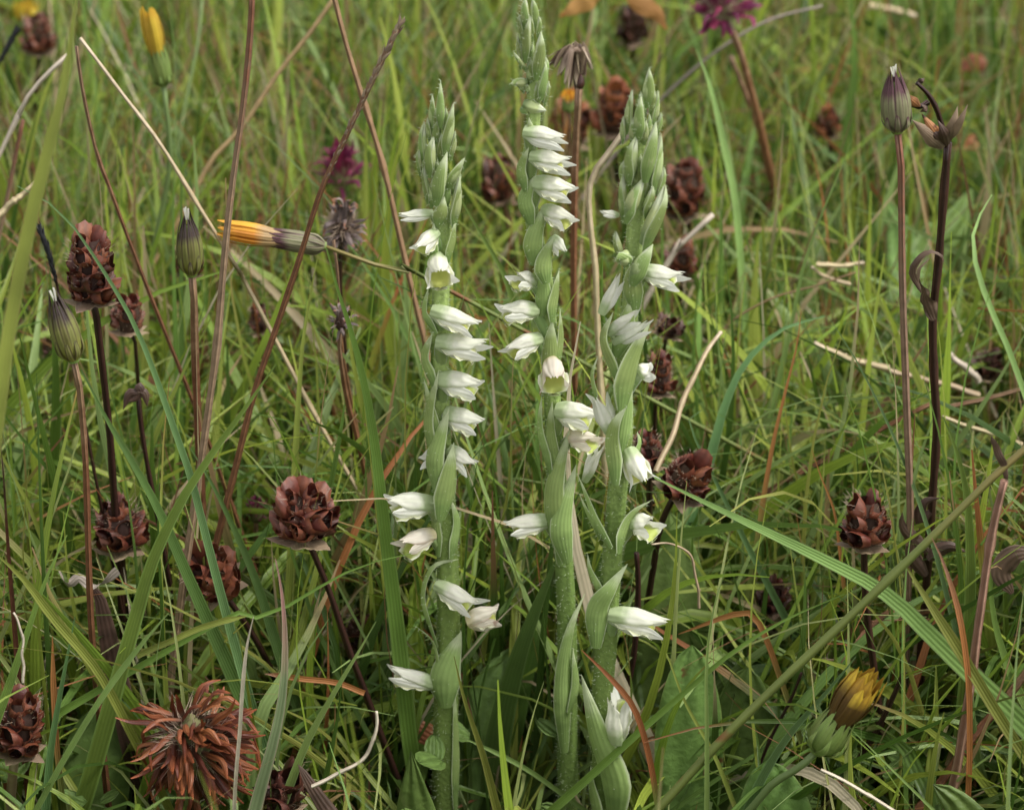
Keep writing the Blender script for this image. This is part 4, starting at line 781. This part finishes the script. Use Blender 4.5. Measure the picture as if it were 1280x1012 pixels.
I(ST, 'reddish thin stalk behind the bent straw at the left edge', 'stalk', 'pinkstem', [(30, 150), (18, 200), (5, 260)], 4.3, 4.3, 7, 'tube', p=.7)
I('wild_grass', 'long blue-green blade arching over the tall dark seed head', 'grass blade', 'bluegreen', [(20, 232), (52, 248), (85, 275), (130, 340), (165, 400), (190, 460), (215, 530), (240, 600), (256, 660)], 3.52, 3.50, 13, 'blade', p=.97)
I('wild_grass', 'wide green blade leaning right from lower left in the foreground', 'grass blade', 'green', [(345, 455), (300, 520), (262, 572), (225, 630), (190, 705), (165, 790)], 3.50, 3.46, 24, p=.95)
I('wild_grass', 'wide green blade leaning left, crossing under the leaning right one', 'grass blade', 'darkgreen', [(100, 462), (135, 530), (172, 590), (205, 650), (245, 740)], 3.56, 3.52, 22, p=.9)
I('wild_grass', 'dark green blade running down right beside the tilted seed head', 'grass blade', 'darkgreen', [(238, 560), (268, 610), (300, 680), (322, 735), (345, 800)], 3.72, 3.64, 18, p=.8)
I('wild_grass', 'upright green blade with tapered tip left of the left orchid', 'grass blade', 'green', [(409, 310), (422, 360), (440, 420), (456, 490), (468, 560), (478, 640), (488, 720), (498, 800)], 3.60, 3.58, 22, p=.95)
I('wild_grass', 'blurred upright green blade left of the shrivelled dark head', 'grass blade', 'yellowgreen', [(397, 322), (386, 380), (378, 440), (374, 510)], 3.80, 3.78, 13, p=.85)
I('wild_grass', 'upright blade with a dead pink tip and pale edges, lower left centre', 'grass blade', 'deadtip', [(344, 698), (352, 740), (356, 800), (352, 865), (340, 930), (318, 1015)], 3.36, 3.34, 20, p=.98)
I('wild_grass', 'plain green blade leaning right beside the dead-tipped blade', 'grass blade', 'palegreen', [(470, 776), (445, 818), (415, 868), (385, 925), (362, 985)], 3.40, 3.38, 15, p=.96)
I('wild_grass', 'thin pale green stalk-like blade leaning right, lower left corner', 'grass blade', 'palegreen', [(212, 765), (170, 815), (125, 875), (85, 940), (42, 1015)], 3.32, 3.32, 8, 'even', p=.96)
I('wild_grass', 'yellow blade with dark red tip sloping down from the left edge', 'grass blade', 'yellowgreen', [(-5, 692), (30, 725), (70, 778), (120, 835), (150, 885), (172, 930)], 3.38, 3.42, 12, 'even', p=.95)
I('wild_grass', 'arching green blade lying across under the left orchid flowers', 'grass blade', 'green', [(515, 692), (470, 702), (420, 722), (365, 755), (310, 775), (240, 795)], 3.50, 3.48, 13, 'blade', p=.93)
I('wild_grass', 'olive blade with a brown end, sloping left below the arching blade', 'grass blade', 'yellowgreen', [(310, 770), (270, 778), (225, 795), (172, 820)], 3.47, 3.47, 8, 'even', ground=False, p=.9)
I(ST, 'white straw standing over the withered clover head', 'straw', 'paleStraw', [(317, 770), (308, 810), (301, 870), (298, 930)], 3.32, 3.33, 5.5, 'even', p=.97)
I(ST, 'white curved straw hooking up left of the left orchid foot', 'straw', 'paleStraw', [(469, 889), (468, 920), (455, 948), (425, 966), (390, 982)], 3.36, 3.36, 5.5, 'tube', ground=False, p=.97)
I(ST, 'thin white thread-like straw at the left edge above the corner seed head', 'straw', 'paleStraw', [(16, 766), (26, 790), (30, 820), (28, 852)], 3.40, 3.40, 4, 'tube', ground=False, p=.9)
I('wild_grass', 'narrow orange stalk-like blade left of the withered clover', 'grass blade', 'orangetip', [(65, 795), (68, 860), (72, 940), (80, 1015)], 3.45, 3.43, 8, 'even', p=.8)
I('wild_grass', 'dark red blade at the left edge halfway down', 'grass blade', 'redstem', [(-2, 540), (4, 600), (8, 650), (12, 700)], 3.5, 3.5, 9, p=.9)
I('wild_grass', 'green blade rising at the far left bottom', 'grass blade', 'green', [(85, 668), (60, 720), (30, 800), (5, 870)], 3.46, 3.4, 18, p=.85)
I('wild_grass', 'green blade upright left of the withered clover head', 'grass blade', 'bluegreen', [(95, 770), (78, 850), (64, 930), (56, 1010)], 3.42, 3.4, 14, p=.8)
I('wild_grass', 'orange-stained blade lying level behind the plain leaning blade', 'grass blade', 'orange', [(330, 842), (380, 848), (425, 854), (455, 866)], 3.5, 3.5, 8, 'even', ground=False, p=.85)
I('wild_grass', 'green blade lying right of the left orchid foot, leaning left', 'grass blade', 'yellowgreen', [(568, 820), (580, 870), (598, 930), (622, 1010)], 3.46, 3.44, 14, 'blade', p=.95)
I('wild_grass', 'slim pale blade standing between the left and middle orchids', 'grass blade', 'yellowgreen', [(635, 498), (640, 550), (636, 610), (626, 670), (615, 740)], 3.74, 3.72, 8, 'blade', p=.9)
I('wild_grass', 'thin blade crossing low between left and middle orchid stems', 'grass blade', 'palegreen', [(576, 920), (630, 945), (665, 965), (702, 992)], 3.5, 3.5, 7, 'even', p=.85)
I('wild_grass', 'broad blurred green blade leaning to the left orchid from its upper right', 'grass blade', 'green', [(572, 238), (600, 290), (628, 340), (650, 400)], 4.0, 3.95, 18, p=.8)
I(ST, 'red-brown thin stalk below the shrivelled head, left of the left orchid', 'stalk', 'redstem', [(418, 300), (424, 350), (428, 430), (440, 500), (452, 560)], 3.95, 3.9, 5, 'tube', p=.7)
I(ST, 'green stalk curving at the top left behind the olive blade', 'stalk', 'plainstem', [(252, 0), (246, 60), (232, 140), (220, 240), (212, 300)], 5.0, 4.8, 5, 'tube', p=.5)

# ---------------------------------------------------------------- the mass of the meadow grass
PAL_G = np.array([(.235, .325, .040), (.18, .275, .035), (.29, .36, .050), (.36, .42, .08), (.14, .24, .05), (.24, .335, .11), (.07, .135, .022), (.085, .15, .022), (.35, .40, .14), (.26, .27, .06)])
PAL_D = np.array([(.46, .36, .21), (.36, .24, .12), (.56, .48, .34), (.24, .11, .06), (.34, .13, .05)])
def proj(p):
    d = p - np.array([0, 0, CAM_H]); z = d @ np.array(FW); x = d[..., 0]; y = d @ np.array(UPV); z = np.maximum(z, .05)
    return 640 + FPX * x / z, 506 - FPX * y / z
def blades(name, label, n, region, Lr, Wr, lean, curv, pal, tips=.25, dead=0., seg=8, seed=1, respect=True, flat=False, maxfront=True, mat='grass_mass'):
    g = np.random.default_rng(seed); x, y = region(g, n); n = len(x)
    phi = g.uniform(0, 2 * np.pi, n); th = g.uniform(lean[0], lean[1], n); cv = g.uniform(curv[0], curv[1], n) * g.choice([1, 1, 1, -.5], n)
    L = Lr[0] + (Lr[1] - Lr[0]) * g.beta(2, 2.6, n); W = Wr[0] + (Wr[1] - Wr[0]) * g.beta(1.3, 3.2, n)
    bend = g.uniform(-.9, .9, n); kink = g.uniform(.3, .9, n) * (g.random(n) < .12)
    t = np.linspace(0, 1, seg + 1); pos = np.zeros((n, seg + 1, 3)); pos[:, 0] = np.stack([x, y, np.full(n, -.03)], -1)
    if flat: pos[:, 0, 2] = g.uniform(0.0, .22, n)
    T = np.zeros((n, seg + 1, 3))
    for i in range(seg + 1):
        a = th + cv * t[i] ** 1.5 + (t[i] > .55) * kink; ph = phi + bend * t[i]
        if flat: a = np.full(n, np.pi / 2) + g.normal(0, .12, n)
        T[:, i] = np.stack([np.sin(a) * np.cos(ph), np.sin(a) * np.sin(ph), np.cos(a)], -1)
        if i: pos[:, i] = pos[:, i - 1] + (T[:, i - 1] + T[:, i]) / 2 * (L / seg)[:, None]
    pos[:, 1:, 2] = np.maximum(pos[:, 1:, 2], .005)
    keep = np.ones(n, bool)
    if respect:
        px, py = proj(pos); Yp = pos[..., 1]
        ci = np.clip((px / CS + 20).astype(int), 0, GW - 1); ri = np.clip((py / CS + 10).astype(int), 0, GH - 1)
        inside = (px > -150) & (px < 1430) & (py > -70) & (py < 1100)
        # test between samples too
        for s_ in (0, .5):
            if s_:
                px2 = (px[:, 1:] + px[:, :-1]) / 2; py2 = (py[:, 1:] + py[:, :-1]) / 2; Y2 = (Yp[:, 1:] + Yp[:, :-1]) / 2
                ci2 = np.clip((px2 / CS + 20).astype(int), 0, GW - 1); ri2 = np.clip((py2 / CS + 10).astype(int), 0, GH - 1); ins = inside[:, 1:]
            else: px2, py2, Y2, ci2, ri2, ins = px, py, Yp, ci, ri, inside
            hit = ins & (clear_Y[ri2, ci2] > Y2); pr = (clear_p[ri2, ci2] * hit).max(1)
            keep &= g.random(n) > pr
        if maxfront:
            lim = 1030 - 420 * g.random(n) ** 2.2; inview = (py.min(1) < lim) & (y < 3.42); keep &= ~inview
    pos, T, W, L = pos[keep], T[keep], W[keep], L[keep]; n = len(W)
    side = np.cross(T, np.array([0, 0, 1.]) + g.normal(0, .8, (n, 1, 3))); side /= np.linalg.norm(side, axis=-1, keepdims=True) + 1e-9
    nor = np.cross(side, T); prof = np.minimum(1, .6 + 2 * t) * np.maximum(.04, 1 - np.maximum(0, t - .3) / .7) ** .8
    hw = (W[:, None] * prof[None] / 2)[..., None]
    v = np.stack([pos - side * hw, pos - nor * hw * .35, pos + side * hw], 2)
    idx = np.arange(n * (seg + 1) * 3).reshape(n, seg + 1, 3)
    f = np.stack([idx[:, :-1, :-1], idx[:, :-1, 1:], idx[:, 1:, 1:], idx[:, 1:, :-1]], -1).reshape(-1, 4)
    base = pal[g.integers(0, len(pal), n)] * g.uniform(.72, 1.28, (n, 1))
    isd = g.random(n) < dead; base[isd] = PAL_D[g.integers(0, len(PAL_D), isd.sum())]
    tipc = np.where((g.random(n) < tips)[:, None], PAL_D[g.choice([0, 1, 3, 4], n)], base * 1.12); st = g.uniform(.55, .9, n)
    fct = np.clip((t[None] - st[:, None]) / .15, 0, 1)[..., None]
    col = base[:, None] * (1 - fct) + tipc[:, None] * fct
    rootc = np.clip(1 - t[None, :, None] * 6, 0, 1); col = col * (1 - rootc * .6) + np.array([.30, .27, .16]) * rootc * .6   # bleached sheaths at the foot
    col = np.repeat(col[:, :, None], 3, 2); col = np.concatenate([col, np.ones_like(col[..., :1])], -1).reshape(-1, 4)
    me = bpy.data.meshes.new(name); me.vertices.add(v.size // 3); me.vertices.foreach_set('co', v.astype(np.float32).ravel())
    me.loops.add(f.size); me.loops.foreach_set('vertex_index', f.ravel().astype(np.int32)); me.polygons.add(len(f))
    me.polygons.foreach_set('loop_start', np.arange(len(f), dtype=np.int32) * 4); me.update(calc_edges=True)
    me.polygons.foreach_set('use_smooth', np.ones(len(f), bool))
    ca = me.color_attributes.new('Col', 'FLOAT_COLOR', 'POINT'); ca.data.foreach_set('color', col.astype(np.float32).ravel())
    uv = np.stack(np.broadcast_arrays(np.array([0, .5, 1.])[None, None], t[None, :, None] + np.zeros((n, 1, 1))), -1).reshape(-1, 2)
    ul = me.uv_layers.new(name='UVMap'); ul.data.foreach_set('uv', uv[f.ravel()].astype(np.float32).ravel())
    me.materials.append(MT[mat]); o = bpy.data.objects.new(name, me); COL.objects.link(o)
    tag(o, label, None, None, 'stuff'); print(name, n, 'blades', len(f) * 2, 'tris')
    return o
def reg(y0, y1, extra, clump=0, power=1.0):
    def r(g, n):
        y = y0 + (y1 - y0) * g.random(n) ** power; hwid = .19 * y + extra; x = g.uniform(-1, 1, n) * hwid
        if clump:
            k = max(1, n // clump); cy = y0 + (y1 - y0) * g.random(k) ** power; cx = g.uniform(-1, 1, k) * (.19 * cy + extra)
            i = g.integers(0, k, n); x = cx[i] + g.normal(0, .035, n); y = cy[i] + g.normal(0, .035, n)
        return x, y
    return r
blades('fine_grass', 'dense fine green meadow grass filling the whole picture', 25000, reg(2.5, 8.6, .45, 14, 1.25), (.30, .95), (.005, .016), (.02, .85), (.1, 1.9), PAL_G, tips=.16, dead=.06, seed=1)
blades('low_grass', 'short dense grass close to the soil under the taller blades', 22000, reg(2.4, 8.8, .6, 0, 1.2), (.10, .38), (.006, .018), (.1, 1.0), (.2, 1.2), PAL_G * .85, tips=.12, dead=.09, seg=5, seed=2)
blades('broad_grass', 'scattered broader green grass blades among the fine grass', 11500, reg(2.6, 8.6, .4, 6, 1.1), (.30, .95), (.012, .036), (.05, .9), (.2, 1.7), PAL_G[[0, 1, 2, 3, 4, 5, 6, 7]], tips=.22, dead=.02, seg=10, seed=3)
blades('lush_grass', 'soft broad pale green grass matted between the finer blades', 4200, reg(3.8, 8.6, .4, 9, 1.0), (.35, .95), (.022, .046), (.2, 1.0), (.5, 2.0), PAL_G[[0, 2, 3, 4, 5, 7]], tips=.12, dead=.01, seg=10, seed=33)
blades('far_dead_stems', 'brown and reddish dead stems standing in the grass farther back', 3400, reg(4.3, 8.8, .4, 3, 1.0), (.3, .95), (.006, .016), (.1, .9), (-.2, .5), PAL_D[[0, 1, 3, 3, 4]] * .95, tips=.3, seg=6, seed=14)
blades('dead_straw', 'loose pale and brown dead grass straws caught in the green grass', 3600, reg(2.6, 8.6, .4, 0, .9), (.2, .8), (.004, .011), (.3, 1.35), (-.2, .5), PAL_D, tips=.3, seg=6, seed=4)
def outer(g, n):
    x = g.uniform(-5, 5, n); y = g.uniform(.6, 14, n); m = (np.abs(x) > .19 * y + .4) | (y > 8.6); return x[m], y[m]
blades('outer_grass', 'grass of the meadow beyond the framed part', 26000, outer, (.35, .8), (.012, .03), (.1, .9), (.2, 1.2), PAL_G, tips=.2, dead=.08, seg=4, seed=5, respect=False)
# low leafy cover: small round and oval leaves near the ground
def cover():
    g = random.Random(5); m = M()
    for i in range(2600):
        y = 2.6 + 5.6 * g.random() ** 1.2; x = g.uniform(-1, 1) * (.19 * y + .4); z = g.uniform(.0, .16); s = g.uniform(.02, .055)
        c = V((x, y, z)); q, r_ = proj(np.array([[x, y, z]])); a = g.uniform(0, 6.28); d = V((math.cos(a), math.sin(a), g.uniform(-.2, .9))).normalized()
        up = V((g.uniform(-.5, .5), g.uniform(-.9, .1), 1)); cl = [c + d * s * t for t in (0, .25, .5, .75, 1)]
        ribbon(m, cl, lambda t: s * .75 * max(.05, math.sin(math.pi * (.08 + .86 * t)) ** .6), hint=up, nc=3, fold=.15)
    o = put('ground_cover', m, MT['plantain'], None, V((0, 0, 0))); tag(o, 'small oval leaves of clover and herbs low among the grass roots', None, None, 'stuff')
cover()
print('objects', len(bpy.data.objects))
